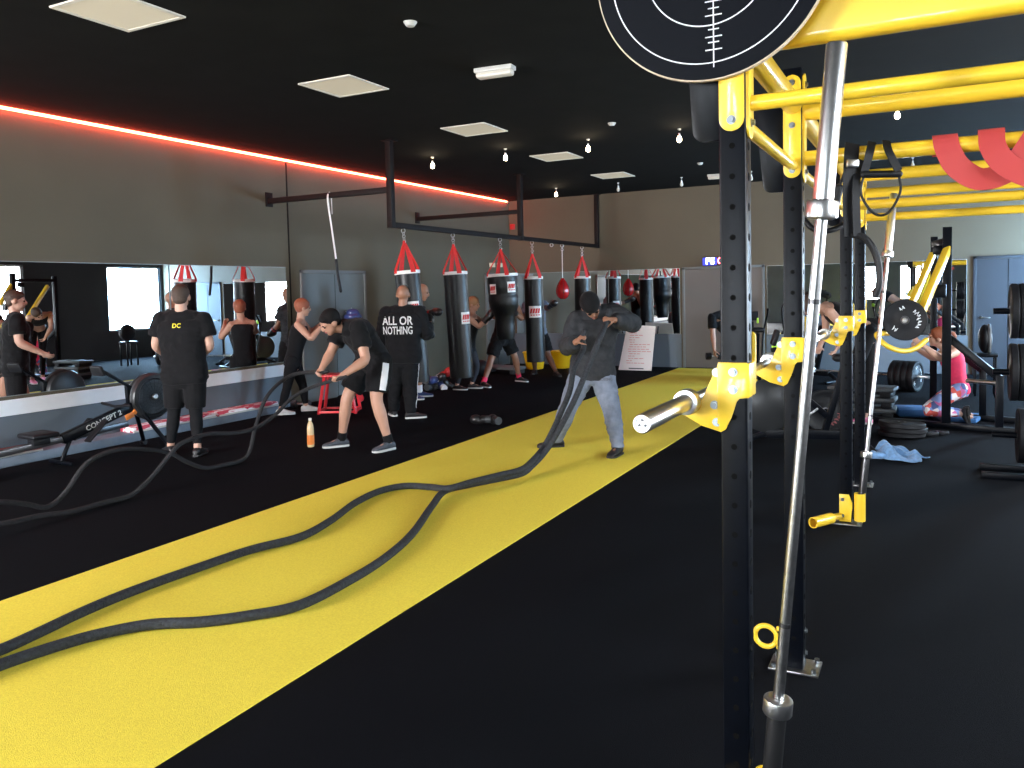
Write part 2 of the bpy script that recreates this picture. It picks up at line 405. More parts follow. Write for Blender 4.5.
# emergency lights
EL = ['white box emergency light on the black ceiling near the front', 'small white emergency light on the ceiling far back above the timer']
for i, (x, y) in enumerate(((-3.42, 6.35), (-3.35, 14.4))):
    r = thing('emergency_light', EL[i], 'ceiling light', (x, y, ZC), rz=.08, group='emergency lights on the ceiling')
    MB().box((0, 0, -.02), (.36, .12, .04), bev=.008).build('base', 'white_paint', r, rel=False)
    MB().box((0, 0, -.06), (.34, .10, .05), bev=.02).build('cover', 'lamp_white', r, rel=False)
# small ceiling detectors
for lab, x, y in (('tiny white ceiling sensor near the top of the photo', -3.37, 4.98), ('tiny white ceiling sensor beyond the emergency light', -3.386, 9.19), ('tiny white ceiling sensor far back by the last bulbs', -3.29, 12.93)):
    tag(MB().lathe([(.001, -.035), (.03, -.03), (.045, -.01), (.05, 0)], (x, y, ZC)).build('ceiling_sensor', 'white_paint'), lab, 'sensor')
# bulbs
BL = ['glowing bulb hanging first in the near row, closest to the red light strip', 'glowing bulb hanging second in the near row', 'glowing bulb hanging third in the near row, by a square panel', 'glowing bulb hanging fourth in the near row, beside the rig',
      'bulb hanging in the far row above the frame end', 'bulb hanging in the far row over the end wall mirror', 'bulb hanging in the far row above the poster board side', 'bulb hanging in the far row half hidden by the rig post', 'bulb shining between the yellow beams of the rig', 'far bulb glinting between the lower yellow beams']
for i, (x, y) in enumerate(((-6.45, 10.0), (-5.25, 10.0), (-4.02, 10.0), (-2.8, 10.0), (-6.47, 14.4), (-5.2, 14.4), (-4.0, 14.4), (-2.78, 14.4), (-.35, 10.0), (-.28, 14.4))):
    r = thing('hanging_bulb', BL[i], 'hanging bulb', (x, y, ZC), group='bulbs hanging from the ceiling')
    MB().lathe([(.001, -.02), (.012, -.018), (.022, -.008), (.024, 0)]).build('ceiling_cap', 'white_paint', r, rel=False)
    MB().tube([(0, 0, -.02), (0, 0, -.06)], .004, 8).build('cord', 'hole' if i < 4 else 'white_paint', r, rel=False)
    s = MB().lathe([(.009, -.05), (.014, -.055), (.014, -.085), (.011, -.09)]).build('socket', 'chrome_worn', r, rel=False)
    MB().lathe([(.012, -.085), (.018, -.095), (.026, -.115), (.029, -.135), (.025, -.152), (.012, -.163), (.001, -.165)]).build('bulb', 'bulb_glow' if i not in (5, 6, 7, 9) else 'lamp_white', r, rel=False)
# yellow turf lane
b = MB(); b.box((-3.42, 6.0 - .125, .0015), (2.09, 19.75, .003)); tag(b.build('turf_lane', 'turf_yellow', smooth=False), 'long bright yellow turf lane running down the black gym floor', 'turf lane')

# ------------------------------------------------------------------ things along the left wall
b = MB(); b.box((XL + .16, 5.9, .05), (.26, 5.0, .10), bev=.01); tag(b.build('wall_kerb', 'mat_bluegrey'), 'low grey blue ledge along the foot of the mirror wall', 'ledge')
L = [('dark red folded mat lying on the ledge at the near end', 3.5, 5.0, 'mat_red'), ('red and white banner lying on the ledge behind the standing man', 6.05, 7.25, 'banner'), ('red and white banner lying on the ledge near the woman with white shoes', 7.3, 8.35, 'banner')]
for lab, y0, y1, m in L:
    r = thing('folded_banner', lab, 'banner', (XL + .17, (y0 + y1) / 2, .10), group='banners on the wall ledge')
    MB().box((XL + .17, (y0 + y1) / 2, .13), (.22, y1 - y0, .06), bev=.012).build('cloth', m, r)
    e = MB(); e.box((XL + .286, (y0 + y1) / 2, .112), (.014, y1 - y0, .02), bev=.003)
    e.build('white_edge', 'white_paint', r)

# rowing machine, built along local +x (feet end to flywheel end), fan at +x
def make_rower(label, loc, rz):
    r = thing('rowing_machine', label, 'rowing machine', loc, rz, group='rowing machines')
    MB().beam((-1.15, 0, .20), (.30, 0, .30), .05, .06).build('rail', 'dark_chrome', r, rel=False)
    MB().beam((-.40, 0, .25), (.42, 0, .50), .08, .10, .01).build('main_beam', 'black_steel', r, rel=False)
    text_obj('lettering', 'CONCEPT 2', .075, local_mx((.02, -.043, .378), (.957, 0, .292), (-.292, 0, .957), (0, -1, 0)), 'white_paint', r, .001, True, rel=False)
    text_obj('lettering', 'CONCEPT 2', .075, local_mx((.02, .043, .378), (-.957, 0, -.292), (-.292, 0, .957), (0, 1, 0)), 'white_paint', r, .001, True, rel=False)
    h = MB(); h.lathe([(.02, -.09), (.20, -.09), (.235, -.07), (.25, -.03), (.25, .05), (.235, .075), (.20, .085), (.19, .07), (.05, .07), (.001, .07)], (.58, 0, .56), (0, -1, 0), 40)
    fan = h.build('fan_housing', 'flywheel', r, rel=False)
    g = MB()
    for R_ in (.07, .11, .15, .185): g.torus((.58, -.088, .56), (0, 1, 0), R_, .003, 36, 6)
    for k_ in range(20):
        a_ = 2 * PI * k_ / 20; g.tube([(.58 + .04 * math.cos(a_), -.09, .56 + .04 * math.sin(a_)), (.58 + .2 * math.cos(a_), -.088, .56 + .2 * math.sin(a_))], .0025, 5)
    g.build('fan_grille', 'rubber_black', fan, rel=False)
    MB().cyl((.58, -.07, .56), (.58, -.105, .56), .03, bev=.006).build('hub', 'chrome_worn', fan, rel=False)
    MB().torus((.58, -.03, .56), (0, 1, 0), .246, .012, 44, 8).build('rim_band', 'rubber_grey', fan, rel=False)
    for s in (-1, 1):
        MB().tube([(.42, .04 * s, .45), (.63, .22 * s, .03)], .022, 12, True).build('leg', 'black_steel', r, rel=False)
        MB().cyl((.63, .19 * s, .03), (.63, .26 * s, .03), .03, bev=.006).build('wheel', 'rubber_black', r, rel=False)
        MB().box((-.12, .13 * s, .30), (.28, .10, .02), (0, -.75, 0), bev=.008).build('footrest', 'rubber_black', r, rel=False)
    b = MB(); b.tube([(-1.1, 0, .20), (-1.12, 0, .04)], .02, 12); b.tube([(-1.12, -.2, .025), (-1.12, .2, .025)], .022, 12, True); b.build('rear_leg', 'dark_chrome', r, rel=False)
    b = MB(); b.tube([(-.30, 0, .27), (-.42, 0, .02)], .02, 12, True); b.tube([(-.42, -.18, .025), (-.42, .18, .025)], .018, 12, True); b.build('front_leg', 'black_steel', r, rel=False)
    b = MB(); b.box((-.62, 0, .33), (.26, .30, .05), bev=.022, seg=3); b.box((-.62, 0, .275), (.16, .12, .08), bev=.01); b.build('seat', 'rubber_black', r, rel=False)
    b = MB(); b.beam((.34, 0, .47), (.33, 0, .70), .05, .06); b.beam((.34, 0, .69), (.06, 0, .88), .035, .03); b.build('monitor_arm', 'black_steel', r, rel=False)
    mo = MB().box((.0, 0, .89), (.035, .20, .11), (0, -.35, 0), bev=.012).build('monitor', 'rubber_black', r, rel=False)
    MB().box((-.019, 0, .897), (.004, .15, .085), (0, -.35, 0)).build('screen', 'rubber_grey', mo, rel=False)
    b = MB(); b.tube([(.18, -.24, .52), (.17, 0, .50), (.18, .24, .52)], .015, 10, True); b.tube([(.18, 0, .50), (.40, 0, .50)], .006, 8); b.build('handle', 'rubber_black', r, rel=False)
    b = MB(); b.box((.30, -.05, .385), (.10, .012, .06), (0, -.3, 0), bev=.004); b.box((.36, -.052, .42), (.05, .012, .05), (0, .5, 0), bev=.004); b.build('sticker', 'orange', r, rel=False)
    return r
fan_p = onplane(150, 396, 2, .56); a_r = math.radians(86)
make_rower('black rowing machine by the mirror wall beside the man standing with his back turned', (fan_p.x - .58 * math.cos(a_r), fan_p.y - .58 * math.sin(a_r), 0), a_r)

# ------------------------------------------------------------------ bag frame and bags
BX = -6.2; RZ = 2.50
r = thing('bag_frame', 'dark steel frame hanging from the ceiling that carries the punching bags', 'bag frame', (BX, 12.2, 2.5))
MB().beam((BX, 8.55, RZ), (BX, 15.86, RZ), .07, .07).build('rail', 'frame_steel', r)
for y in (8.6, 12.3, 15.82):
    MB().beam((BX, y, RZ - .04), (BX, y, ZC - .005), .08, .08).build('drop_post', 'frame_steel', r)
    MB().box((BX, y, ZC - .008), (.16, .16, .012), bev=.003).build('ceiling_plate', 'frame_steel', r)
for y in (8.6, 12.3):
    MB().beam((BX, y, 2.95), (XL + .01, y, 2.95), .07, .07, up=(0, 1, 0)).build('arm', 'frame_steel', r)
    MB().box((XL + .01, y, 2.97), (.016, .13, .2), bev=.003).build('wall_plate', 'frame_steel', r)

def carabiner(b, x, y, ztop, zbot):
    b.torus((x, y, ztop - .03), (0, 1, 0), .03, .006, 16, 6)
    z = ztop - .06; k_ = 0
    while z > zbot + .015:
        b.torus((x, y, z - .01), (0, 1, 0) if k_ % 2 else (1, 0, 0), .022, .005, 14, 6); z -= .034; k_ += 1
def make_bag(label, y, prof, zt, strap_w=.17, patches=(), rot=0.0, tilt=0.0, piv=0.0, zhook=RZ - .03, group='black punching bags'):
    """prof: (radius, z) from bottom to top"""
    r = thing('punching_bag', label, 'punching bag', (BX, y, zhook - piv), group=group)
    rt = prof[-1][0]
    p = [(.001, prof[0][1] + .004), (prof[0][0] - .03, prof[0][1])] + prof + [(rt - .02, prof[-1][1] + .006), (.001, prof[-1][1] + .008)]
    body = MB().lathe(p, (BX, y, 0), seg=40).build('body', 'vinyl_black', r, ang=60)
    MB().lathe([(rt + .004, zt - .035), (rt + .007, zt - .03), (rt + .007, zt + .006), (rt + .002, zt + .012), (rt - .02, zt + .012), (rt - .02, zt - .03)], (BX, y, 0), seg=40).build('top_band', 'vinyl_white', r)
    ap = V((BX, y, zt + .38))
    for k_ in range(4):
        a_ = rot + PI / 4 + PI / 2 * k_; e = V((math.cos(a_), math.sin(a_), 0)); n_ = V((-e.y, e.x, 0))
        b = MB(); w0, w1 = .035, .018
        q = [V((BX, y, zt - .02)) + e * (rt + .008), V((BX, y, zt + .03)) + e * (rt - .0), ap + e * .012, ap + V((0, 0, .03)) + e * .008]
        b.rings([[q_ + n_ * w_ + e * .003, q_ - n_ * w_ + e * .003, q_ - n_ * w_ - e * .003, q_ + n_ * w_ - e * .003] for q_, w_ in zip(q, (w0, w0, w1, w1))])
        b.build('strap', 'strap_red', r)
    b = MB(); carabiner(b, BX, y, zhook, zt + .39); b.build('chain', 'chrome_worn', r)
    # label patches: curved pieces on the skin
    for (ang, zc, w, h, rr) in patches:
        b = MB(); N = 8; rows = []
        for iz in (-1, 1):
            rows.append([V((BX + (rr + .004) * math.cos(ang + w * (i / N - .5)), y + (rr + .004) * math.sin(ang + w * (i / N - .5)), zc + iz * h / 2)) for i in range(N + 1)])
        n0 = len(b.bm.faces); g = [[b.bm.verts.new(p_) for p_ in rw_] for rw_ in rows]
        for i in range(N): b.bm.faces.new((g[0][i], g[0][i + 1], g[1][i + 1], g[1][i]))
        o = b.build('label_patch', 'vinyl_white', r)
        s_ = MB()
        for j in range(4):   # the printed mark: a red blot of slanted strokes over a thin line
            t0 = ang + w * (-.30 + .2 * j); c0 = V((BX + (rr + .007) * math.cos(t0), y + (rr + .007) * math.sin(t0), zc + h * .08))
            tg = V((-math.sin(t0), math.cos(t0), 0)); rd = V((math.cos(t0), math.sin(t0), 0))
            s_.box(c0, (rr * w * .16, .003, h * .42), Matrix((tg, rd, V((0, 0, 1)) + tg * .25)).transposed())
            s_.box(c0 - V((0, 0, h * .36)), (rr * w * .13, .003, h * .1), Matrix((tg, rd, V((0, 0, 1)))).transposed())
        s_.build('print', 'strap_red', o, smooth=False)
    fwh = V((c_fwd.x, c_fwd.y, 0)).normalized(); r.rotation_euler = Matrix.Rotation(math.radians(tilt), 3, -fwh).to_euler()
    return r
FACE = -1.05   # direction from a bag towards the camera
def straight(rad, z0, z1): return [(rad, z0 + .03), (rad * 1.02, z0 + .25), (rad * .985, z0 + .5), (rad * 1.01, z0 + .8), (rad, z1 - .3), (rad * 1.0, z1 - .02)]
make_bag('black punching bag nearest the front, behind the bald man in the slogan sweater', 8.88, straight(.165, .40, 1.90), 1.90, patches=[(FACE + .35, 1.42, .9, .16, .168)], rot=.3, tilt=3.8, piv=.22)
make_bag('tall black punching bag hiding half of the blond woman', 10.10, straight(.172, .33, 1.90), 1.90, patches=[(FACE + .75, 1.23, .9, .17, .176)], rot=.1, tilt=2.2)
make_bag('black punching bag with a bulging top and a narrow lower half', 11.55,
         [(.13, .83), (.15, .90), (.155, 1.02), (.16, 1.18), (.19, 1.26), (.235, 1.36), (.25, 1.46), (.24, 1.53), (.235, 1.56), (.25, 1.60), (.25, 1.75), (.245, 1.86)], 1.88,
         patches=[(FACE - .75, 1.65, .5, .16, .25), (FACE + .55, 1.67, .6, .17, .25)], rot=.0, tilt=2.4)
make_bag('slim black punching bag with a centred white and red label, left of the red ball', 12.73, straight(.165, .33, 1.84), 1.84, patches=[(FACE + .0, 1.24, 1.3, .2, .168)], rot=.4, tilt=.9)
make_bag('farthest black punching bag, above the hooded man, next to the end wall mirror', 15.0, straight(.16, .45, 1.86), 1.86, patches=[(FACE + 1.9, 1.24, .9, .2, .166)], rot=.2)
# speed ball
r = thing('speed_ball', 'small red punching ball on a pale cord between two black bags', 'punching ball', (BX, 14.02, 1.45), group=None)
MB().lathe([(.001, 1.43), (.05, 1.435), (.10, 1.47), (.125, 1.53), (.13, 1.60), (.115, 1.68), (.08, 1.75), (.045, 1.80), (.02, 1.83), (.001, 1.835)], (BX, 14.02, 0), seg=30).build('ball', 'ball_red', r, ang=70)
b = MB()
for k_ in range(6): 
    a_ = 2 * PI * k_ / 6; e = V((math.cos(a_), math.sin(a_), 0)); b.tube([V((BX, 14.02, 0)) + e * rr + V((0, 0, z)) for rr, z in ((.05, 1.435), (.101, 1.47), (.126, 1.53), (.131, 1.60), (.116, 1.68), (.081, 1.75), (.046, 1.80))], .004, 6)
b.build('seams', 'glove_black', r)
b = MB(); b.tube([(BX, 14.02, 1.83), (BX, 14.02, 2.36)], .008, 8); b.build('cord', 'vinyl_white', r)
b = MB(); carabiner(b, BX, 14.02, RZ - .03, 2.35); b.build('hook', 'chrome_worn', r)
r = thing('rail_hook', 'empty steel hook on the bag rail next to the red punching ball', 'hook', (BX, 13.55, RZ - .03))
b = MB(); b.torus((BX, 13.55, RZ - .065), (0, 1, 0), .03, .006, 16, 6); b.build('ring', 'chrome_worn', r)
# hanging pull strap on the first arm
r = thing('pull_strap', 'white hanging strap with a black grip dangling from the front frame arm', 'strap', (-7.2, 8.6, 2.95))
sp = [V((-7.2, 8.6, 2.99)), V((-7.195, 8.55, 2.90)), V((-7.15, 8.56, 2.5)), V((-7.11, 8.58, 2.08))]
b = MB(); b.tube(spline(sp, 5), .012, 8); b.tube(spline([(-7.2, 8.6, 2.99), (-7.22, 8.655, 2.93), (-7.17, 8.60, 2.7)], 4), .008, 8); b.build('webbing', 'vinyl_white', r)
MB().tube(spline([(-7.11, 8.58, 2.08), (-7.095, 8.58, 1.9), (-7.05, 8.58, 1.66)], 4), .02, 10, True).build('grip', 'rubber_black', r)

# ------------------------------------------------------------------ far wall things
r = thing('timer_display', 'small digital wall timer with glowing blue and pink digits on the end wall', 'timer', (-3.7, YB, 2.09))
MB().box((-3.68, YB - .03, 2.10), (.62, .05, .17), bev=.008).build('case', 'timer_case', r)
MB().box((-3.86, YB - .058, 2.10), (.27, .004, .145)).build('glow_panel', 'led_blue_dim', r, smooth=False)  # thin glowing sheet imitating the blue halo around the digits
text_obj('digits', 'FS', .18, local_mx((-3.85, YB - .063, 2.10), (1, 0, 0), (0, 0, 1), (0, -1, 0)), 'led_blue', r, .002, True, 1.1)
text_obj('digits', 'C', .18, local_mx((-3.66, YB - .063, 2.10), (1, 0, 0), (0, 0, 1), (0, -1, 0)), 'led_pink', r, .002, True, .8)
# poster board leaning on the floor
r = thing('poster_board', 'white board covered in red handwriting leaning on the floor before the end mirror', 'board', (-5.12, 15.1, 0))
bl, br_, tr, tl = V((-5.47, 15.0, .012)), V((-4.80, 15.0, .012)), V((-4.80, 15.3, .86)), V((-5.38, 15.3, .88))
nn = (br_ - bl).cross(tl - bl).normalized()
MB().rings([[bl, br_, tr, tl], [p_ - nn * .02 for p_ in (bl, br_, tr, tl)]]).build('sheet', 'poster', r, smooth=False)
rng = random.Random(3); s_ = MB(); uu = (br_ - bl).normalized(); vv = nn.cross(uu)
for i in range(15):
    z_ = .80 - i * .047; x_ = .14 + rng.random() * .05; 
    for j in range(rng.randint(2, 5)):
        w_ = .03 + rng.random() * .06
        c0 = bl + uu * (x_ + w_ / 2) + vv * z_ + nn * .002
        s_.box(c0, (w_, .011, .002), Matrix((uu, vv, nn)).transposed()); x_ += w_ + .018
s_.build('handwriting', 'ink_red', r, smooth=False)
s_ = MB(); s_.box(bl + uu * .36 + vv * .035 + nn * .002, (.3, .02, .002), Matrix((uu, vv, nn)).transposed()); s_.build('footer_line', 'ink_dark', r, smooth=False)
MB().beam((-5.1, 15.32, .80), (-5.1, 15.62, .012), .03, .012).build('rear_strut', 'ink_dark', r)
# yellow tubs
for lab, px, py, w in (('yellow plastic tub on the floor, the one half behind the slim bag', 535, 369, .20), ('yellow plastic tub on the floor left of the hooded man', 562, 368, .19)):
    p_ = floorpt(px, py); r = thing('yellow_tub', lab, 'tub', (p_.x, p_.y, 0), group='yellow plastic tubs')
    MB().lathe([(.14, 0), (.17, .01), (.20, .16), (.235, .33), (.25, .335), (.25, .35), (.225, .35), (.19, .16), (.155, .03), (.001, .025)], seg=28).build('bowl', 'yellow_plastic', r, rel=False)
    MB().torus((0, 0, .348), (0, 0, 1), .238, .012, 32, 8).build('rim', 'yellow_plastic', r, rel=False)
# two small white boxes, faintly emissive, high by the far door
for lab, px in (('white wall light nearer of the pair high by the far side wall door', 491.5), ('white wall light farther of the pair high by the far side wall door', 499)):
    p_ = onplane(px, 265, 0, XL); tag(MB().box((XL + .02, p_.y, p_.z), (.04, .2, .09), bev=.01).build('wall_lamp', 'panel_lamp'), lab, 'wall light')
p_ = onplane(513, 227, 1, YB); tag(MB().box((p_.x, YB - .02, p_.z), (.12, .04, .12), bev=.01).build('alarm_box', 'glove_red'), 'small red alarm box on the end wall under the light strip', 'alarm box')

# boxing gloves
def glove_mb(s=1.0):
    b = MB(); X, Y, Z = V((1, 0, 0)), V((0, 1, 0)), V((0, 0, 1))
    b.ell((0, .05 * s, 0), (.062 * s, .075 * s, .058 * s), seg=18, rg=12)
    b.ell((0, .01 * s, -.018 * s), (.055 * s, .07 * s, .045 * s), seg=16)
    b.ell((.055 * s, .03 * s, -.02 * s), (.024 * s, .05 * s, .026 * s), seg=12)
    b.tube([(0, -.13 * s, 0), (0, -.09 * s, 0), (0, -.02 * s, 0)], [.045 * s, .043 * s, .05 * s], 18)
    return b
def remesh(mb, name, m, parent, voxel, smooth_it=4, rel=True, origin=None, fold=0.0):
    me = bpy.data.meshes.new('t'); bmesh.ops.recalc_face_normals(mb.bm, faces=mb.bm.faces); mb.bm.to_mesh(me); mb.bm.free()
    o = bpy.data.objects.new('t', me); col.objects.link(o)
    md = o.modifiers.new('r', 'REMESH'); md.mode = 'VOXEL'; md.voxel_size = voxel; md.use_smooth_shade = True
    ms = o.modifiers.new('s', 'SMOOTH'); ms.iterations = smooth_it; ms.factor = .5
    bpy.context.view_layer.update()
    m2 = bpy.data.meshes.new_from_object(o.evaluated_get(bpy.context.evaluated_depsgraph_get()))
    bpy.data.objects.remove(o); bpy.data.meshes.remove(me)
    if fold > 0:
        nrm = [v.normal.copy() for v in m2.vertices]
        for v, n0_ in zip(m2.vertices, nrm):
            c = v.co.copy(); q_ = V((c.x * 7, c.y * 7, c.z * 13)); q_ += V((mnoise.noise(c * 5), mnoise.noise(c * 5 + V((9, 0, 0))), 0)) * 1.5
            v.co = c + n0_ * (fold * (.25 + 1.0 - 1.8 * abs(mnoise.noise(q_))))
    off = V((0, 0, 0))
    if parent is not None and rel:
        p = parent
        while p is not None: off += p.location; p = p.parent
    if origin is not None: off += V(origin)
    m2.transform(Matrix.Translation(-off)); m2.materials.clear(); m2.materials.append(M[m])
    m2.polygons.foreach_set('use_smooth', [True] * len(m2.polygons)); m2.name = name
    q = bpy.data.objects.new(name, m2); col.objects.link(q)
    if origin is not None: q.location = origin
    if parent is not None: q.parent = parent
    return q
glove_proto = {}
def put_glove(label, loc, rot, m, s=1.0, group=None):
    key = (m, s)
    if key not in glove_proto:
        o = remesh(glove_mb(s), 'boxing_glove', m, None, .007); c = MB().tube([(0, -.14 * s, 0), (0, -.075 * s, 0)], [.048 * s, .048 * s], 18).build('cuff', 'vinyl_white' if m != 'glove_black' else 'rubber_grey', o, rel=False)
        glove_proto[key] = o
    else: o = copy_tree(glove_proto[key])
    o.location = loc; o.rotation_euler = rot; return tag(o, label, 'boxing glove', group)
g1 = floorpt(480, 424); g2 = floorpt(492, 424)
put_glove('black boxing glove lying on the black floor beside the yellow lane, farther from the lane', (g1.x, g1.y, .058), (0, .15, 1.9), 'glove_black', 1.0, 'boxing gloves on the floor near the lane')
put_glove('black boxing glove with a pink cuff lying on the floor closest to the yellow lane', (g2.x + .03, g2.y, .058), (0, -.2, .9), 'glove_black', 1.0, 'boxing gloves on the floor near the lane')
PG = [('dark glove at the front edge of the glove pile', 432, 394, .06, 'glove_black'), ('blue glove at the bottom of the glove pile', 441, 391, .06, 'glove_blue'), ('black glove on the right of the glove pile', 447, 388, .06, 'glove_black'),
      ('blue glove on top of the glove pile near the bag', 434, 384, .17, 'glove_blue'), ('black glove on top in the middle of the glove pile', 440, 380, .19, 'glove_black'), ('red glove sticking out at the top of the glove pile', 446, 376, .25, 'glove_red'), ('dark glove at the back of the glove pile', 428, 383, .17, 'glove_black')]
for i, (lab, px, py, z, m) in enumerate(PG):
    p_ = floorpt(437 + (px - 437) * 1.0, 390 - (i % 3) * 1.2)
    put_glove(lab, (p_.x, p_.y, z), (.3 * (i % 3), .5 * (i % 2), i * 1.1), m, 1.15, 'pile of boxing gloves by the side wall')
p_ = floorpt(485, 378); r = tag(MB().ell((0, 0, .15), (.15, .15, .15), seg=28, rg=18).build('medicine_ball', 'rubber_black', rel=False), 'black medicine ball on the floor behind the front boxing legs', 'medicine ball'); r.location = (p_.x - .3, p_.y + .4, 0)
p_ = floorpt(492, 378); r = thing('step_platform', 'low grey step platform lying by the side wall behind the bags', 'step platform', (p_.x - .25, p_.y + .9, 0), rz=-.2)
MB().box((0, 0, .11), (.9, .36, .06), bev=.02).build('deck', 'grey_step', r, rel=False)
for s in (-1, 1): MB().box((.36 * s, 0, .045), (.12, .34, .09), bev=.015).build('foot', 'rubber_grey', r, rel=False)
# red frame stand behind the bending man
p_ = floorpt(340, 412); r = thing('red_step_frame', 'red metal plyo frame standing on the floor behind the bending man', 'plyo frame', (p_.x, p_.y, 0), rz=.5)
for (a_, b__) in (((-.25, -.2, 0), (-.17, -.14, .5)), ((.25, -.2, 0), (.17, -.14, .5)), ((-.25, .2, 0), (-.17, .14, .5)), ((.25, .2, 0), (.17, .14, .5))):
    MB().beam(a_, b__, .035, .035).build('leg', 'red_paint', r, rel=False)
for (a_, b__) in (((-.25, -.2, .03), (.25, -.2, .03)), ((-.25, .2, .03), (.25, .2, .03)), ((-.25, -.2, .03), (-.25, .2, .03)), ((.25, -.2, .03), (.25, .2, .03))):
    MB().beam(a_, b__, .03, .03).build('cross_bar', 'red_paint', r, rel=False)
MB().box((0, 0, .515), (.42, .36, .03), bev=.01).build('top', 'red_paint', r, rel=False)
# blue head guard on a wall hook
p_ = onplane(345, 318, 0, XL)
r = thing('head_guard', 'blue padded head guard hanging on the side wall above the bending man', 'head guard', (XL + .02, p_.y, p_.z))
b = MB(); b.torus((.14, 0, .02), (0, 0, 1), .10, .045, 22, 10); b.torus((.14, 0, .0), (0, 1, 0), .11, .035, 22, 10, (0, PI)); b.ell((.14, 0, .09), (.1, .11, .06)); remesh(b, 'padding', 'glove_blue', r, .012, 3, rel=False)
MB().tube([(-.02, 0, .10), (.10, 0, .12), (.12, 0, .16)], .006, 8).build('wall_hook', 'chrome_worn', r, rel=False)
# drink bottle
p_ = floorpt(311, 447); r = thing('drink_bottle', 'plastic drink bottle with an orange label standing on the floor by the bending man', 'bottle', (p_.x, p_.y, 0))
MB().lathe([(.001, .0), (.033, .002), (.037, .012), (.037, .08), (.034, .10), (.037, .12), (.037, .20), (.03, .245), (.016, .275), (.014, .29), (.001, .291)], seg=24).build('body', 'drink', r, rel=False)
MB().lathe([(.0375, .03), (.0382, .032), (.0382, .13), (.0375, .132)], seg=24).build('label', 'orange', r, rel=False)
MB().lathe([(.001, .285), (.017, .286), (.017, .31), (.001, .312)], seg=20).build('cap', 'cap_white', r, rel=False)
# small clutter behind the woman's feet
for i, (lab, px, py, m) in enumerate((('small grey dumbbell by the wall behind the woman in white shoes', 301, 408, 'rubber_grey'), ('small black dumbbell by the wall behind the legs of the bending man', 347, 402, 'rubber_black'), ('small red dumbbell by the wall between the legs of the bending man', 360, 401, 'red_paint'))):
    p_ = floorpt(px, py); r = thing('dumbbell', lab, 'dumbbell', (p_.x, p_.y, .06), rz=.3 + i, group='small dumbbells by the side wall')
    MB().tube([(-.08, 0, 0), (.08, 0, 0)], .014, 10).build('grip', 'chrome_worn', r, rel=False)
    for s in (-1, 1): MB().lathe([(.001, -.04), (.05, -.04), (.058, -.03), (.058, .03), (.05, .04), (.001, .04)], (.10 * s, 0, 0), (1, 0, 0), 8).build('head', m, r, rel=False)
# ------------------------------------------------------------------ the rig
PX, PW = -.505, .075
ROWS = [2.35, 3.5, 5.8, 6.95]
rig = thing('training_rig', 'large black and yellow training rig of drilled posts with yellow overhead bars', 'training rig', (PX, 4.6, 0))
def post(x, y, top):
    h = MB(); h.use('black_steel').box((x, y, top / 2 + .003), (PW, PW, top - .006), bev=.006, seg=3); z = .14; h.use('hole')
    while z < top - .08:
        h.cyl((x, y - PW / 2 - .0006, z), (x, y - PW / 2 + .004, z), .0085, seg=14)
        h.cyl((x + PW / 2 + .0006, y, z), (x + PW / 2 - .004, y, z), .012, seg=14); h.cyl((x - PW / 2 - .0006, y, z), (x - PW / 2 + .004, y, z), .012, seg=14)
        z += .085
    p_ = h.build('post', None, rig)
    f = MB().box((x, y, .006), (.2, .15, .010), bev=.003).build('foot_plate', 'chrome_worn', p_)
    for sx in (-.08, .08):
        for sy in (-.055, .055): MB().cyl((x + sx, y + sy, .010), (x + sx, y + sy, .028), .011, seg=6).build('bolt', 'bolt_zinc', p_)
    return p_
def bolt(p, d, parent):
    p, d = V(p), V(d); b = MB(); b.cyl(p, p + d * .003, .0125, seg=18); b.cyl(p + d * .003, p + d * .010, .0085, seg=6); b.build('bolt', 'bolt_zinc', parent)
def rounded(w, h, r, n=8):
    """rounded-end upright plate outline centred on 0"""
    out = []
    for cx_, cy_, a0 in ((w / 2 - r, h / 2 - r, 0), (-w / 2 + r, h / 2 - r, 90), (-w / 2 + r, -h / 2 + r, 180), (w / 2 - r, -h / 2 + r, 270)):
        for k_ in range(n + 1):
            a = math.radians(a0 + 90 * k_ / n); out.append((cx_ + r * math.cos(a), cy_ + r * math.sin(a)))
    return out
def plate_front(x, y, z0, z1, bolts):
    b = MB().prism(rounded(.068, z1 - z0, .033), .008, local_mx((x, y - PW / 2 - .0045, (z0 + z1) / 2), (1, 0, 0), (0, 0, 1), (0, -1, 0)), .002)
    o = b.build('joint_plate', 'yellow_paint', rig)
    for z in bolts: bolt((x, y - PW / 2 - .008, z), (0, -1, 0), o)
def plate_side(x, y, z0, z1, bolts, s=1):
    b = MB().prism(rounded(.068, z1 - z0, .033), .008, local_mx((x + s * (PW / 2 + .0045), y, (z0 + z1) / 2), (0, 1, 0), (0, 0, 1), (s, 0, 0)), .002)
    o = b.build('joint_plate', 'yellow_paint', rig)
    for z in bolts: bolt((x + s * (PW / 2 + .008), y, z), (s, 0, 0), o)
XR2 = 1.38
def XP(y): return PX + (.007 if y < 3 else 0)
for y, top in zip(ROWS, (2.72, 2.49, 2.49, 2.49)):
    post(XP(y), y, top); post(XR2, y, top)
for y in ROWS:
    plate_front(XP(y), y, 2.05, 2.46, (2.08, 2.26, 2.43)); plate_side(XP(y), y, 2.03, 2.47, (2.075, 2.425)); plate_side(XR2, y, 2.03, 2.47, (2.075, 2.425), -1)
def xbar(y, z, rr): return MB().tube([(PX + PW / 2 + .005, y, z), (XR2 - PW / 2 - .005, y, z)], rr, 22).build('cross_bar', 'yellow_paint', rig)
def ybar(x, y0, y1, z, rr): return MB().tube([(x, y0 + PW / 2 + .002, z), (x, y1 - PW / 2 - .002, z)], rr, 22).build('long_bar', 'yellow_paint', rig)
xbar(2.35, 2.128, .0215)
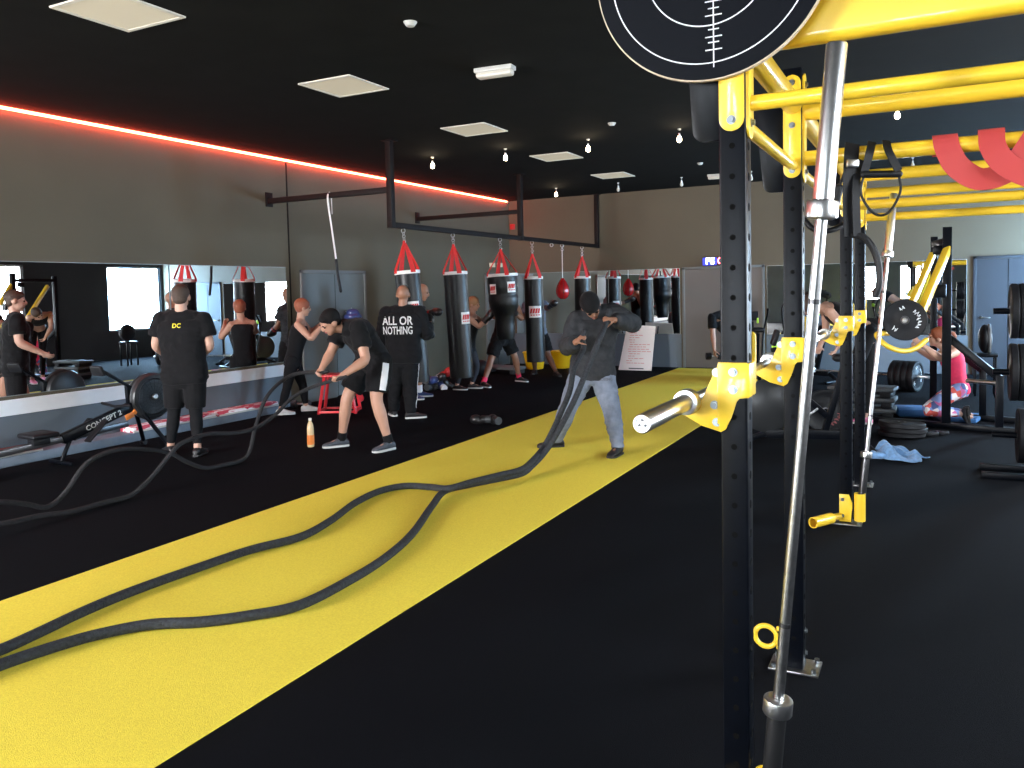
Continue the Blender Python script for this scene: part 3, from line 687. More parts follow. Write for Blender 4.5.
for y in ROWS[1:]: xbar(y, 2.318, .038); xbar(y, 2.128, .030)
for y0, y1 in zip(ROWS, ROWS[1:]):
    for x in (PX, XR2): ybar(x, y0, y1, 2.345, .040); ybar(x, y0, y1, 2.10, .021)
for y in (5.04,): xbar(y, 2.345, .017)
# header board across the front and its rounded ends
b = MB(); b.box(((PX + XR2) / 2, 2.372, 2.475), (XR2 - PX + .02, .065, .41), bev=.026, seg=4); b.build('header_panel', 'yellow_paint', rig)
# black brackets with yellow gussets on the outer side of the posts
def bracket(y, z0, z1, gus=True):
    PX = XP(y)
    poly = [(0, z1), (0, z0)] + [(-.05 - .035 * math.sin(t), z0 + .035 - .035 * math.cos(t)) for t in [PI / 2 * k_ / 5 for k_ in range(6)]] + [(-.105, z1 - .16), (-.125, z1)]
    c = MB().prism([(a, z) for a, z in poly], .012, local_mx((PX - PW / 2, y, 0), (1, 0, 0), (0, 0, 1), (0, -1, 0)), .002); c.build('bracket', 'black_steel', rig)
    if gus:
        pol = [(0, z1 - .02), (0, z0 - .12), (.05, z0 - .06), (.13, z0 + .06), (.17, z1 - .02)]
        MB().prism(pol, .008, local_mx((PX - PW / 2 + .006, y + PW / 2, 0), (0, 1, 0), (0, 0, 1), (1, 0, 0)), .002).build('gusset', 'yellow_paint', rig)
bracket(2.36, 2.035, 2.6); bracket(3.5, 2.0, 2.40); bracket(5.8, 2.0, 2.40)
# foot fittings: holder plate with tube, and swivel tube on the floor
def holder(y, both=True):
    PX = XP(y)
    b = MB().prism([(-.04, .02), (.035, .02), (.035, .09), (.042, .11), (.042, .15), (.02, .205), (-.04, .205)], .010, local_mx((PX, y - PW / 2 - .006, 0), (1, 0, 0), (0, 0, 1), (0, -1, 0)), .002)
    o = b.build('holder_plate', 'yellow_paint', rig)
    for z in (.06, .17): bolt((PX - .02, y - PW / 2 - .011, z), (0, -1, 0), o)
    t_ = MB().lathe([(.030, .03), (.036, .03), (.036, .215), (.030, .215), (.030, .05)], (PX + .085, y - .02, 0), seg=24); t_.build('bar_holder', 'yellow_paint', rig)
    if both:
        MB().tube([(PX - .03, y - .04, .055), (PX - .07, y - .07, .05), (PX - .09, y - .10, .05)], .022, 14).build('swivel', 'yellow_paint', rig)
        b = MB(); d = V((-.45, -.85, .02)).normalized(); c = V((PX - .085, y - .10, .05))
        a_, b_, d_ = frame(d); n = 22
        rg = lambda q, rr: [q + (a_ * math.cos(2 * PI * k_ / n) + b_ * math.sin(2 * PI * k_ / n)) * rr for k_ in range(n)]
        b.rings([rg(c, .03), rg(c, .036), rg(c + d * .20, .036), rg(c + d * .20, .029), rg(c + d * .03, .029)]); b.build('swivel_tube', 'yellow_paint', rig)
holder(5.8); holder(2.35, False)
b = MB(); fx, fy = PX + .117, 2.18; b.lathe([(.001, .004), (.05, .004), (.05, .012), (.034, .016), (.034, .20), (.027, .20), (.027, .10), (.001, .10)], (fx, fy, 0), seg=24); b.build('bar_socket', 'black_steel', rig)
MB().beam((fx, fy + .03, .10), (XP(2) + .02, 2.31, .10), .03, .03).build('socket_arm', 'black_steel', rig)
b = MB(); b.torus((PX - .115, 3.47, .125), (0, 1, 0), .045, .011, 24, 10, (0, 2 * PI)); b.build('rope_ring', 'yellow_paint', rig)
b = MB(); b.tube([(PX - .07, 3.47, .165), (PX - .03, 3.47, .165)], .011, 10); b.tube([(PX - .07, 3.47, .085), (PX - .03, 3.47, .085)], .011, 10); b.build('ring_bracket', 'yellow_paint', rig)
for z in (.165, .07): bolt((PX + PW / 2 + .002, 3.5, z), (1, 0, 0), rig)

# wall ball target
r = thing('ball_target', 'round black target board with white rings and scale marks on top of the front post', 'target', (-.55, 2.25, 2.48))
TC = V((-.551, 2.285, 2.515)); TR = .327
MB().lathe([(.001, -.009), (TR - .001, -.009), (TR, -.007), (TR, .008), (TR - .002, .009), (.001, .009)], TC, (0, -1, 0), 96).build('board', 'plywood', r)
b = MB(); b.lathe([(.001, .0094), (TR - .004, .0094), (TR - .004, .0104), (.001, .0106)], TC, (0, -1, 0), 96); b.build('face', 'target_black', r)
def ringband(R_, w):
    b = MB(); b.lathe([(R_ - w / 2, .0106), (R_ - w / 2, .0114), (R_ + w / 2, .0114), (R_ + w / 2, .0106)], TC, (0, -1, 0), 96); return b
for R_ in (TR - .048, TR - .150): ringband(R_, .0032).build('ring_line', 'line_white', r)
b = MB(); b.box(TC + V((.013, -.0114, -.0)), (.003, .0012, 2 * (TR - .035)))
for i, z in enumerate([TR - q for q in (.083, .103, .118, .138, .176, .195, .214, .233)]):
    w = .046 if i % 2 == 0 else .030
    for s in (-1, 1): b.box(TC + V((.013, -.0114, s * z)), (w, .0012, .003))
b.build('scale_line', 'line_white', r, smooth=False)
MB().ell(TC + V((-.088, -.011, -.083)), (.007, .003, .008)).build('screw', 'bolt_zinc', r)
# J hooks
def jhook(label, y):
    PX = XP(y)
    r = thing('bar_hook', label, 'bar hook', (PX, y, 1.3), group='yellow bar hooks on the rig posts')
    h = PW / 2 + .006
    b = MB()
    b.prism([(-h, 1.245), (-h + .006, 1.20), (-.022, 1.21), (-.006, 1.245), (.006, 1.29), (.016, 1.302), (h, 1.302), (h, 1.395), (h - .006, 1.402), (-h, 1.402)], .008, local_mx((PX, y - PW / 2 - .0045, 0), (1, 0, 0), (0, 0, 1), (0, -1, 0)), .002)
    b.prism([(-h, 1.22), (.0, 1.24), (.02, 1.302), (h, 1.302), (h, 1.40), (-h, 1.40)], .008, local_mx((PX, y + PW / 2 + .0045, 0), (1, 0, 0), (0, 0, 1), (0, -1, 0)), .002)
    b.box((PX - h + .002, y, 1.31), (.008, PW + .016, .17), bev=.002); b.box((PX + h - .002, y, 1.352), (.008, PW + .016, .095), bev=.002)
    b.build('sleeve', 'yellow_paint', r)
    arc = [(-.145 + .052 * math.cos(t), 1.325 + .052 * math.sin(t)) for t in [math.radians(a) for a in range(-5, -100, -14)]]
    cup = [(-.038, 1.385), (-.055, 1.385), (-.072, 1.345)] + [(-.095, 1.29), (-.115, 1.271), (-.15, 1.266), (-.170, 1.270), (-.178, 1.262), (-.150, 1.240), (-.10, 1.212), (-.038, 1.195)]
    for yy in (y - .012, y + .04):
        MB().prism(cup, .008, local_mx((PX, yy, 0), (1, 0, 0), (0, 0, 1), (0, -1, 0)), .0015).build('cup_plate', 'yellow_paint', r)
    MB().box((PX - .145, y + .014, 1.2685), (.06, .05, .006), bev=.002).build('cup_floor', 'rubber_black', r)
    MB().prism(rounded(.03, .16, .014), .012, local_mx((PX + .03, y + PW / 2 + .014, 1.405), (1, 0, 0), (0, 0, 1), (0, -1, 0)), .003).build('latch', 'yellow_paint', r)
    for p_ in ((PX + .0, 1.375), (PX + .0, 1.325)): bolt((p_[0], y - PW / 2 - .009, p_[1]), (0, -1, 0), r)
    for p_ in ((-.054, 1.37), (-.060, 1.275), (-.054, 1.225)): bolt((PX + p_[0], y - .016, p_[1]), (0, -1, 0), r)
jhook('yellow bar hook on the front post holding the near end of the chrome barbell', 2.35)
jhook('yellow bar hook on the second post holding the far end of the near barbell', 3.5)
jhook('yellow bar hook on the third post, above the bent over woman', 5.8)
jhook('yellow bar hook on the fourth post at the back of the rig', 6.95)
# barbells
def barbell(label, p, q, lower_dark=False):
    p, q = V(p), V(q); d = (q - p).normalized(); mid = (p + q) / 2
    r = thing('barbell', label, 'barbell', mid); L_ = (q - p).length
    r.rotation_mode = 'QUATERNION'; r.rotation_quaternion = d.to_track_quat('X', 'Z'); h = L_ / 2; s0 = h - .415 * L_ / 2.2
    b = MB(); b.tube([(-s0, 0, 0), (s0, 0, 0)], .0142, 18); b.build('shaft', 'chrome_worn', r, rel=False)
    k = MB()
    for x in (-.42, .42): k.tube([(x - .006, 0, 0), (x + .006, 0, 0)], .0146, 18)
    k.build('grip_ring', 'dark_chrome', r, rel=False)
    for s in (-1, 1):
        sl = MB().lathe([(.001, s0), (.0185, s0), (.0185, s0 + .02), (.0245, s0 + .022), (.0245, h - .006), (.022, h - .002), (.017, h - .002), (.016, h - .008), (.001, h - .008)], (0, 0, 0), (s, 0, 0), 30).build('sleeve', 'dark_chrome' if lower_dark and s == -1 else 'chrome', r, rel=False)  # upright bars: dark reflection on the lower sleeve put into its colour
        MB().lathe([(.015, s0 - .025), (.026, s0 - .027), (.0365, s0 - .022), (.0375, s0 - .018), (.0375, s0 + .014), (.0355, s0 + .018), (.024, s0 + .02)], (0, 0, 0), (s, 0, 0), 30).build('collar', 'chrome', sl, rel=False)
        c = MB(); 
        for a_ in (90, 210, 330):
            a_ = math.radians(a_); c.box((s * (h - .006), .009 * math.cos(a_), .009 * math.sin(a_)), (.004, .006, .006), (a_, 0, 0))
        c.build('end_cap', 'dark_chrome', sl, rel=False)
    return r
barbell('chrome barbell lying in the yellow hooks of the two front posts', (-.635, 1.90, 1.283), (-.635, 4.10, 1.283))
barbell('chrome barbell lying in the yellow hooks of the far rack, over the bent woman', (-.635, 5.30, 1.283), (-.635, 7.50, 1.283))
def vertical_bar(label, foot, top, L_=2.2):
    foot, top = V(foot), V(top); return barbell(label, foot, foot + (top - foot).normalized() * L_, True)
vertical_bar('tall chrome barbell leaning upright against the rig in front, its sleeve near the black ceiling', (PX + .085 + .032, 2.33 - .18, .122), (-.203, 2.10, 2.20), 2.08)
vertical_bar('tall chrome barbell standing upright in the yellow holder of the third post', (PX + .085, 5.78, .055), pt(896, 175, 5.5))
# red resistance bands over the lower bar of the second row
def ribbon(pts, w, hint, n=8, th=.004):
    P = spline(pts, n); rings = []
    for i, p_ in enumerate(P):
        t_ = (P[min(i + 1, len(P) - 1)] - P[max(i - 1, 0)]).normalized(); hh = V(hint) if not isinstance(hint, list) else V(hint[min(i // n, len(hint) - 1)]).lerp(V(hint[min(i // n + 1, len(hint) - 1)]), (i % n) / n); a_ = (hh - t_ * hh.dot(t_)).normalized(); b_ = t_.cross(a_)
        rings.append([p_ + a_ * w / 2 + b_ * th / 2, p_ - a_ * w / 2 + b_ * th / 2, p_ - a_ * w / 2 - b_ * th / 2, p_ + a_ * w / 2 - b_ * th / 2])
    return MB().rings(rings)
zb, yb = 2.128, 3.5
r = thing('resistance_band', 'wide red resistance band looped over a yellow overhead bar', 'resistance band', (.1, yb, zb))
b = ribbon([(.04, yb + .05, zb - .03), (.04, yb + .02, zb + .034), (.04, yb - .022, zb + .034), (.05, yb - .042, zb - .02), (.085, yb - .05, zb - .09), (.16, yb - .055, zb - .14), (.25, yb - .055, zb - .11), (.31, yb - .05, zb - .03), (.34, yb - .03, zb + .03), (.345, yb + .0, zb + .04), (.345, yb + .045, zb + .0)], .085, [(1, 0, 0), (1, 0, 0), (1, 0, 0), (1, .1, .1), (.9, .1, .6), (.2, .3, 1), (-.6, .2, .9), (-1, .1, .2), (-1, 0, 0), (-1, 0, 0)], 8)
b.build('band', 'band_red', r)
b = ribbon([(.19, yb + .05, zb - .02), (.19, yb + .01, zb + .040), (.19, yb - .03, zb + .036), (.195, yb - .058, zb - .03), (.24, yb - .07, zb - .10), (.34, yb - .075, zb - .155), (.46, yb - .07, zb - .165), (.60, yb - .06, zb - .12)], .085, [(1, 0, 0), (1, 0, 0), (1, 0, 0), (1, .1, .2), (.8, .2, .6), (.3, .2, 1), (.1, .2, 1), (-.2, .2, 1)], 8)
b.build('loop', 'band_red', r)
# suspension trainer
r = thing('suspension_trainer', 'black suspension trainer straps and handles hanging from the yellow bar', 'suspension trainer', (-.2, 3.46, 2.1))
def strp(pts, w, name='strap', m='rubber_black'): ribbon(pts, w, (.89, .46, 0), 5, .004).build(name, m, r)
yt = 3.46
strp([(-.21, yt + .01, 2.165), (-.215, yt - .035, 2.12), (-.235, yt - .04, 2.04)], .03); strp([(-.16, yt + .01, 2.165), (-.15, yt - .035, 2.12), (-.115, yt - .04, 2.04)], .03)
MB().tube([(-.235, yt - .05, 2.035), (-.115, yt - .01, 2.032)], .014, 14, True).build('handle', 'rubber_black', r)
b = MB(); b.tube(spline([(-.235, yt - .05, 2.035), (-.245, yt - .05, 1.96), (-.20, yt - .04, 1.885), (-.15, yt - .03, 1.885), (-.11, yt - .02, 1.96), (-.115, yt - .01, 2.03)], 6), .005, 8); b.build('foot_loop', 'rubber_black', r)
strp([(-.28, yt, 2.165), (-.282, yt - .04, 2.09), (-.285, yt - .05, 1.95), (-.28, yt - .05, 1.80)], .055, 'webbing')
strp([(-.255, yt, 2.10), (-.262, yt - .06, 1.98), (-.258, yt - .06, 1.80)], .03, 'webbing')
MB().box((-.275, yt - .06, 2.08), (.045, .02, .03), (0, 0, .4), bev=.004).build('buckle', 'chrome_worn', r)
MB().tube([(-.325, yt - .05, 1.99), (-.345, yt - .05, 1.90)], .017, 14, True).build('handle', 'rubber_black', r)
b = MB(); b.tube(spline([(-.325, yt - .05, 1.99), (-.30, yt - .05, 2.06), (-.29, yt, 2.13)], 5), .006, 8); b.build('strap', 'rubber_black', r)
b = MB(); b.tube(spline([(-.28, yt - .05, 1.81), (-.23, yt - .05, 1.79), (-.19, yt - .04, 1.72), (-.18, yt - .04, 1.62), (-.195, yt - .04, 1.56)], 6), .013, 8); b.build('strap', 'rubber_black', r)

b = MB(); b.tube(spline([pt(803, 218, 3.75), pt(812, 228, 3.72), pt(826, 231, 3.7), pt(841, 226, 3.72), pt(852, 214, 3.75), pt(858, 190, 3.7)], 6), .013, 10, True); b.build('strap', 'rubber_black', r)

# ------------------------------------------------------------------ plates
def make_plate(label, loc, axis, R_=.225, th=.06, group=None, style='bumper', cat='weight plate', name='weight_plate'):
    """plate standing with its axis along 'axis', marked face towards +axis"""
    o = MB().lathe([(.026, -th / 2), (R_ * .30, -th / 2), (R_ * .36, -th * .38), (R_ * .80, -th * .36), (R_ * .86, -th / 2), (R_ * .97, -th / 2), (R_, -th * .38), (R_, th * .38), (R_ * .97, th / 2), (R_ * .86, th / 2), (R_ * .80, th * .36), (R_ * .36, th * .38), (R_ * .30, th / 2), (.026, th / 2), (.026, -th / 2)], (0, 0, 0), (0, 0, 1), 44).build(name, 'rubber_black', None, rel=False)
    c = MB(); c.lathe([(.0255, -th / 2 - .001), (.042, -th / 2 - .001), (.042, -th / 2 + .002)], (0, 0, 0), (0, 0, 1), 28); c.lathe([(.042, th / 2 - .002), (.042, th / 2 + .001), (.0255, th / 2 + .001)], (0, 0, 0), (0, 0, 1), 28)
    c.build('hub_ring', 'dark_chrome', o, rel=False)
    if style:
        m_ = {'bumper': 'plate_text', 'red': 'mat_red'}[style]; t_ = MB(); n_ = 0
        rg = random.Random(5)
        for a0, cnt in ((-35, 7), (95, 2), (215, 2)) if style == 'bumper' else ((-80, 6),):
            for j in range(cnt):
                a_ = math.radians(a0 + j * 13); q = R_ * .62
                for e in range(2):
                    rr = q + (rg.random() - .5) * .02; aa = a_ + e * .07
                    t_.box((rr * math.cos(aa), rr * math.sin(aa), th * .365 + .002), (R_ * .15, R_ * .035, .004), (0, 0, aa + (0 if e else .5)))
        t_.build('marking', m_, o, rel=False, smooth=False)
    o.rotation_mode = 'QUATERNION'; o.rotation_quaternion = V(axis).to_track_quat('Z', 'Y'); o.location = loc
    return tag(o, label, cat, group)

# half rack with lever arms (right background)
U1 = V((.145, 9.99, 0)); U2 = V((.02, 10.80, 0)); RB = floorpt(999, 433); RB.z = 0
hr = thing('lever_rack', 'black half rack with yellow lever arms beside the kneeling woman', 'rack', (.2, 10.2, 0))
def rp(name, b, m='black_steel'): return b.build(name, m, hr)
rp('upright', MB().beam(U1 + V((0, 0, .06)), U1 + V((0, 0, 2.20)), .09, .09)); rp('upright', MB().beam(U2 + V((0, 0, .06)), U2 + V((0, 0, 2.14)), .075, .075))
e = (RB - U1).normalized()
rp('base_rail', MB().beam(U1 - e * .75 + V((0, 0, .035)), U1 + e * 1.0 + V((0, 0, .035)), .08, .06))
rp('base_rail', MB().beam(U2 - e * .3 + V((0, 0, .035)), U2 + e * .9 + V((0, 0, .035)), .08, .06))
rp('side_rail', MB().beam(U1 + V((0, 0, .035)), U2 + V((0, 0, .035)), .07, .06)); rp('top_rail', MB().beam(U1 + V((0, 0, 2.05)), U2 + V((0, 0, 2.05)), .07, .07))
K = onplane(985, 380, 1, RB.y); K = V((RB.x, RB.y, .58))
rp('brace', MB().beam(U1 + V((.0, 0, 1.02)), K, .06, .075)); rp('rear_post', MB().beam(K + V((0, 0, .03)), RB + V((0, 0, .06)), .075, .075))
RB2 = U2 + e * .52
rp('brace', MB().beam(U2 + V((0, 0, 1.0)), RB2 + V((0, 0, .58)), .06, .075)); rp('rear_post', MB().beam(RB2 + V((0, 0, .6)), RB2 + V((0, 0, .06)), .07, .07))
rp('storage_peg', MB().cyl(K + V((-.02, 0, -.05)), K + V((-.3, .15, -.05)), .025, bev=.004), 'chrome_worn')
a0, a1 = pt(948, 248, 8.75), pt(916, 325, 8.3); rp('lever_arm', MB().beam(a0, a1, .07, .075, .008), 'yellow_paint')
c0, c1 = pt(933, 254, 9.4), pt(901, 328, 8.9); rp('lever_arm', MB().beam(c0, c1, .06, .07, .008), 'yellow_paint')
rp('lever_handle', MB().tube(spline([c1, pt(889, 333, 8.3), pt(877, 334, 8.2), pt(880, 340, 8.15), pt(889, 347, 8.1), pt(903, 351, 8.1), pt(916, 348, 8.1), pt(926, 340, 8.1)], 6), .026, 12, True), 'yellow_paint')
rp('pivot', MB().box(pt(940, 291, 8.65), (.12, .12, .14), bev=.01)); rp('pivot', MB().box(pt(938, 250, 8.9), (.10, .10, .10), bev=.01))
pc = pt(905, 320, 8.10)
rp('plate_peg', MB().cyl(pc + V((0, .12, 0)), pc + V((.0, -.16, 0)), .024, bev=.004), 'chrome_worn')
make_plate('black weight plate with pale lettering loaded on the yellow lever arm', pc, (0.02, -1, 0), .205, .05, None)
# loaded barbell on the floor behind
lc = floorpt(915, 391.5); ax = V((.93, -.36, 0)).normalized(); lc.z = .225
for i in range(4):
    make_plate(['marked front bumper plate of the floor barbell behind the lever rack', 'second bumper plate of the floor barbell behind the lever rack', 'third bumper plate of the floor barbell behind the lever rack', 'innermost bumper plate of the floor barbell behind the lever rack'][i], lc - ax * (.09 * i), ax, .225, .086, 'bumper plates on the floor barbell', 'bumper' if i == 0 else None, name='bumper_plate')
b_ = barbell('barbell loaded with black bumper plates on the floor behind the lever rack', lc + ax * .2, lc - ax * 2.0)
# flat plates on the floor
pf = floorpt(902, 436)
FP = ['black plate at the bottom of the low stack on the floor', 'black plate in the middle of the low stack on the floor', 'black plate on top of the low stack on the floor']
for i in range(3): make_plate(FP[i], (pf.x + .02 * (i % 2), pf.y - .03 * i, .033 + .052 * i), (.02 * i, .03, 1), .225, .05, 'plates stacked flat on the floor', None)
p_ = floorpt(927, 435); make_plate('small black plate lying right beside the low plate stack', (p_.x, p_.y, .022), (.04, .02, 1), .11, .04, None, None)
p_ = floorpt(938, 434); make_plate('smallest black plate lying beyond the small one by the plate stack', (p_.x + .02, p_.y, .017), (-.04, .02, 1), .085, .03, None, None)
p_ = floorpt(824, 434); make_plate('black bumper plate with dull red marks standing on the floor by the pink shoe', (p_.x, p_.y + .12, .232), V((.25, -.93, .12)).normalized(), .235, .07, None, 'red', name='bumper_plate')
# dark steps
p_ = floorpt(884, 420)
for i in range(3):
    r = thing('step_platform', ['black step platform at the bottom of the stack behind the floor plates', 'black step platform in the middle of the stack behind the floor plates', 'black step platform on top of the stack behind the floor plates'][i], 'step platform', (p_.x - .25, p_.y + .25, .125 * i), rz=-.06 * i, group='stacked black step platforms')
    MB().box((0, 0, .095), (.75, .36, .05), bev=.015).build('deck', 'rubber_grey', r, rel=False)
    for s in (-1, 1): MB().box((.28 * s, 0, .036), (.12, .32, .07), bev=.012).build('foot', 'rubber_black', r, rel=False)
# blue mats
p_ = floorpt(958, 421); tag(MB().box((p_.x + .02, p_.y + .10, .033), (.42, .5, .05), (0, 0, -.2), bev=.015).build('knee_mat', 'mat_blue'), 'blue foam mat under the knees of the kneeling woman', 'mat')
p_ = floorpt(911, 417); tag(MB().box((p_.x, p_.y + .15, .05), (.35, .4, .1), (0, 0, .2), bev=.03).build('foam_pad', 'mat_blue'), 'blue foam pad on the floor between the steps and the kneeling woman', 'mat')
# towel
p_ = floorpt(897, 458); rg = random.Random(11)
r = thing('towel', 'crumpled light blue towel lying on the black floor', 'towel', (p_.x, p_.y, 0), rz=-.4)
b = MB(); N = 26; g = []
for i in range(N + 1):
    row = []
    for j in range(17):
        u, v = i / N, j / 16
        fold = .04 + .032 * math.sin(11 * u + 4 * math.sin(5 * v)) + .022 * math.sin(19 * v + 7 * u) + .05 * math.exp(-((u - .25) / .18) ** 2)
        ed = min(1, 5 * min(u, 1 - u, v, 1 - v) + .25)
        row.append(b.bm.verts.new(((u - .5) * .44 + .03 * math.sin(7 * v), (v - .5) * .26 * (1 + .25 * math.sin(3 * u)) , max(.008, fold * ed))))
    g.append(row)
for i in range(N):
    for j in range(16): b.bm.faces.new((g[i][j], g[i + 1][j], g[i + 1][j + 1], g[i][j + 1]))
o = b.build('cloth', 'towel_blue', r, rel=False, ang=180); md = o.modifiers.new('s', 'SOLIDIFY'); md.thickness = .006; md.offset = -1
p_ = floorpt(877, 459); r = thing('water_bottle', 'small clear blue bottle lying on the floor touching the towel', 'bottle', (p_.x, p_.y, .035), rz=.2)
MB().lathe([(.001, -.10), (.03, -.10), (.034, -.09), (.034, .04), (.022, .075), (.012, .085), (.001, .086)], (0, 0, 0), (1, 0, 0), 20).build('body', 'towel_blue', r, rel=False)
MB().lathe([(.014, .083), (.016, .084), (.016, .105), (.001, .106)], (0, 0, 0), (1, 0, 0), 16).build('cap', 'rubber_black', r, rel=False)
# plate tree at the right edge
tb = V((.62, 5.35, 0)) ; tb = floorpt(1040, 478); tb.z = 0
tr = thing('plate_tree', 'black plate storage stand at the right edge of the photo', 'plate stand', (tb.x, tb.y, 0))
MB().beam(tb + V((0, 0, .06)), tb + V((0, 0, 1.66)), .07, .07).build('post', 'black_steel', tr)
for s in (-1, 1): MB().beam(tb + V((-.42, .17 * s, .03)), tb + V((.42, .17 * s, .03)), .06, .05).build('base_foot', 'black_steel', tr)
MB().beam(tb + V((0, -.2, .035)), tb + V((0, .2, .035)), .06, .05).build('base_bar', 'black_steel', tr)
k = 0
PT = {1.36: 'upper', .86: 'middle', .34: 'lower'}
for z in (1.36, .86, .34):
    for s in (-1, 1):
        MB().cyl(tb + V((s * .03, 0, z)), tb + V((s * .34, 0, z)), .025, bev=.004).build('peg', 'black_steel', tr)
        if s == -1:
            for j in range(3 if z != .34 else 2):
                make_plate('black plate %s on the %s peg of the right edge stand' % (['closest to the post', 'second from the post', 'outermost'][j], PT[z]), tb + V((-.075 - .06 * j, 0, z)), (-1, 0, 0), .225 if z != .86 else .235, .055, 'plates on the storage stand', None)
# round ball by the end wall door
p_ = onplane(985, 350, 1, 13.0); r = thing('balance_ball', 'dark half ball trainer standing on edge on a low shelf by the far door', 'balance trainer', (p_.x, 13.0, 0))
# exercise bike in the back
def make_bike(label, loc, rz):
    r = thing('exercise_bike', label, 'exercise bike', loc, rz)
    MB().lathe([(.001, -.05), (.22, -.05), (.26, -.02), (.26, .02), (.22, .05), (.001, .05)], (.45, 0, .42), (0, 1, 0), 40).build('fan_wheel', 'flywheel', r, rel=False)
    b = MB(); b.beam((.45, 0, .15), (-.35, 0, .15), .07, .09); b.beam((-.1, 0, .18), (-.28, 0, .85), .05, .06); b.beam((.2, 0, .18), (.38, 0, 1.0), .05, .06); b.beam((-.15, 0, .3), (.35, 0, .75), .05, .06); b.build('frame', 'black_steel', r, rel=False)
    for x in (-.5, .72): MB().tube([(x, -.28, .03), (x, .28, .03)], .03, 12, True).build('foot', 'black_steel', r, rel=False)
    b = MB(); b.beam((-.5, 0, .05), (-.35, 0, .15), .05, .05); b.beam((.72, 0, .05), (.45, 0, .15), .05, .05); b.build('foot_arm', 'black_steel', r, rel=False)
    MB().box((-.30, 0, .90), (.27, .18, .07), bev=.03, seg=3).build('saddle', 'rubber_black', r, rel=False)
    for s in (-1, 1): MB().tube(spline([(.2, .13 * s, .35), (.28, .17 * s, .8), (.22, .22 * s, 1.1), (.12, .22 * s, 1.22)], 5), .016, 10, True).build('handle_arm', 'black_steel', r, rel=False)
    MB().box((.36, 0, 1.10), (.05, .2, .16), (0, -.3, 0), bev=.015).build('console', 'rubber_black', r, rel=False)
    b = MB(); b.cyl((.1, -.1, .32), (.1, .1, .32), .05); b.beam((.1, -.1, .32), (.22, -.12, .22), .03, .02); b.beam((.1, .1, .32), (-.02, .12, .42), .03, .02); b.build('crank', 'chrome_worn', r, rel=False)
    MB().box((.36, -.09, 1.02), (.06, .03, .09), bev=.008).build('light_panel', 'green_lime', r, rel=False)
    return r
p_ = floorpt(775, 372); make_bike('black exercise bike in front of the end mirror, seen between the first two rig posts', (p_.x, 13.6, 0), 1.9)
p_ = floorpt(822, 372); bk = copy_tree([o for o in bpy.data.objects if o.name == 'exercise_bike'][0]); bk.location = (p_.x, 14.2, 0); bk.rotation_euler.z = 2.6
bk['label'] = 'black exercise bike in front of the end mirror, seen just right of the tall barbell'
b = MB(); b.ell((0, 0, .80), (.09, .2, .2), seg=28, rg=18); b.build('dome', 'rubber_black', r := [o for o in bpy.data.objects if o.name == 'balance_ball'][0], rel=False)
MB().lathe([(.001, -.02), (.20, -.02), (.21, 0), (.20, .02), (.001, .02)], (.05, 0, .80), (1, 0, 0), 40).build('base', 'grey_step', r, rel=False)
MB().box((0, 0, .575), (.3, .34, .04), bev=.01).build('shelf', 'black_steel', r, rel=False)
for sx in (-1, 1):
    for sy in (-1, 1): MB().beam((.12 * sx, .14 * sy, .56), (.12 * sx, .14 * sy, .005), .03, .03).build('leg', 'black_steel', r, rel=False)

fw_ = onplane(766, 406, 2, .42); a2 = math.radians(193); bk = copy_tree([o for o in bpy.data.objects if o.name == 'exercise_bike'][0])
bk.location = (fw_.x - .45 * math.cos(a2), fw_.y - .45 * math.sin(a2), 0); bk.rotation_euler.z = a2
bk['label'] = 'black exercise bike nearer the camera, its round fan wheel right beside the front rig post'
# ------------------------------------------------------------------ people
def lerp(a, b, t): return a + (b - a) * t
def torso_sections(hc, sc, nk, latH, latS, s, w, inf, t0, t1, bend=None, belly=0.0):
    """elliptical cross sections from crotch (t=-.22) to the top of the shoulders (t=1.0) and neck"""
    prof = [(-.24, .105, .085), (-.16, .145, .105), (-.05, .168, .118), (.08, .166, .112), (.25, .150 + belly * .3, .100 + belly), (.42, .148 + belly * .2, .102 + belly * .8), (.60, .165, .115), (.78, .182, .122), (.90, .188, .108), (.98, .165, .085), (1.05, .105, .068)]
    out = []; up = (sc - hc); L_ = up.length
    mid = lerp(hc, sc, .5) + (bend if bend else V((0, 0, 0)))
    def curve(t):
        if t < 0: return hc + (mid - hc).normalized() * L_ * t if bend else hc + up * t
        if t > 1: return sc + (nk - sc).normalized() * (t - 1) * L_
        return (1 - t) ** 2 * hc + 2 * t * (1 - t) * (2 * mid - (hc + sc) / 2) + t * t * sc
    for t, rx, ry in prof:
        if t < t0 - 1e-6 or t > t1 + 1e-6: continue
        c = curve(t); tg = (curve(t + .03) - curve(t - .03)).normalized()
        lat = lerp(latH, latS, min(1, max(0, t))).normalized(); lat = (lat - tg * lat.dot(tg)).normalized(); fr = lat.cross(tg).normalized()
        out.append((c, lat, fr, (rx * w + inf) * s, (ry + inf) * s))
    return out
def loft(b, secs, seg=26, pw=.85):
    R_ = []
    for c, x, y, rx, ry in secs:
        r_ = []
        for k_ in range(seg):
            a = 2 * PI * k_ / seg; ca, sa = math.cos(a), math.sin(a)
            r_.append(c + x * (rx * math.copysign(abs(ca) ** pw, ca)) + y * (ry * math.copysign(abs(sa) ** pw, sa)))
        R_.append(r_)
    b.rings(R_)
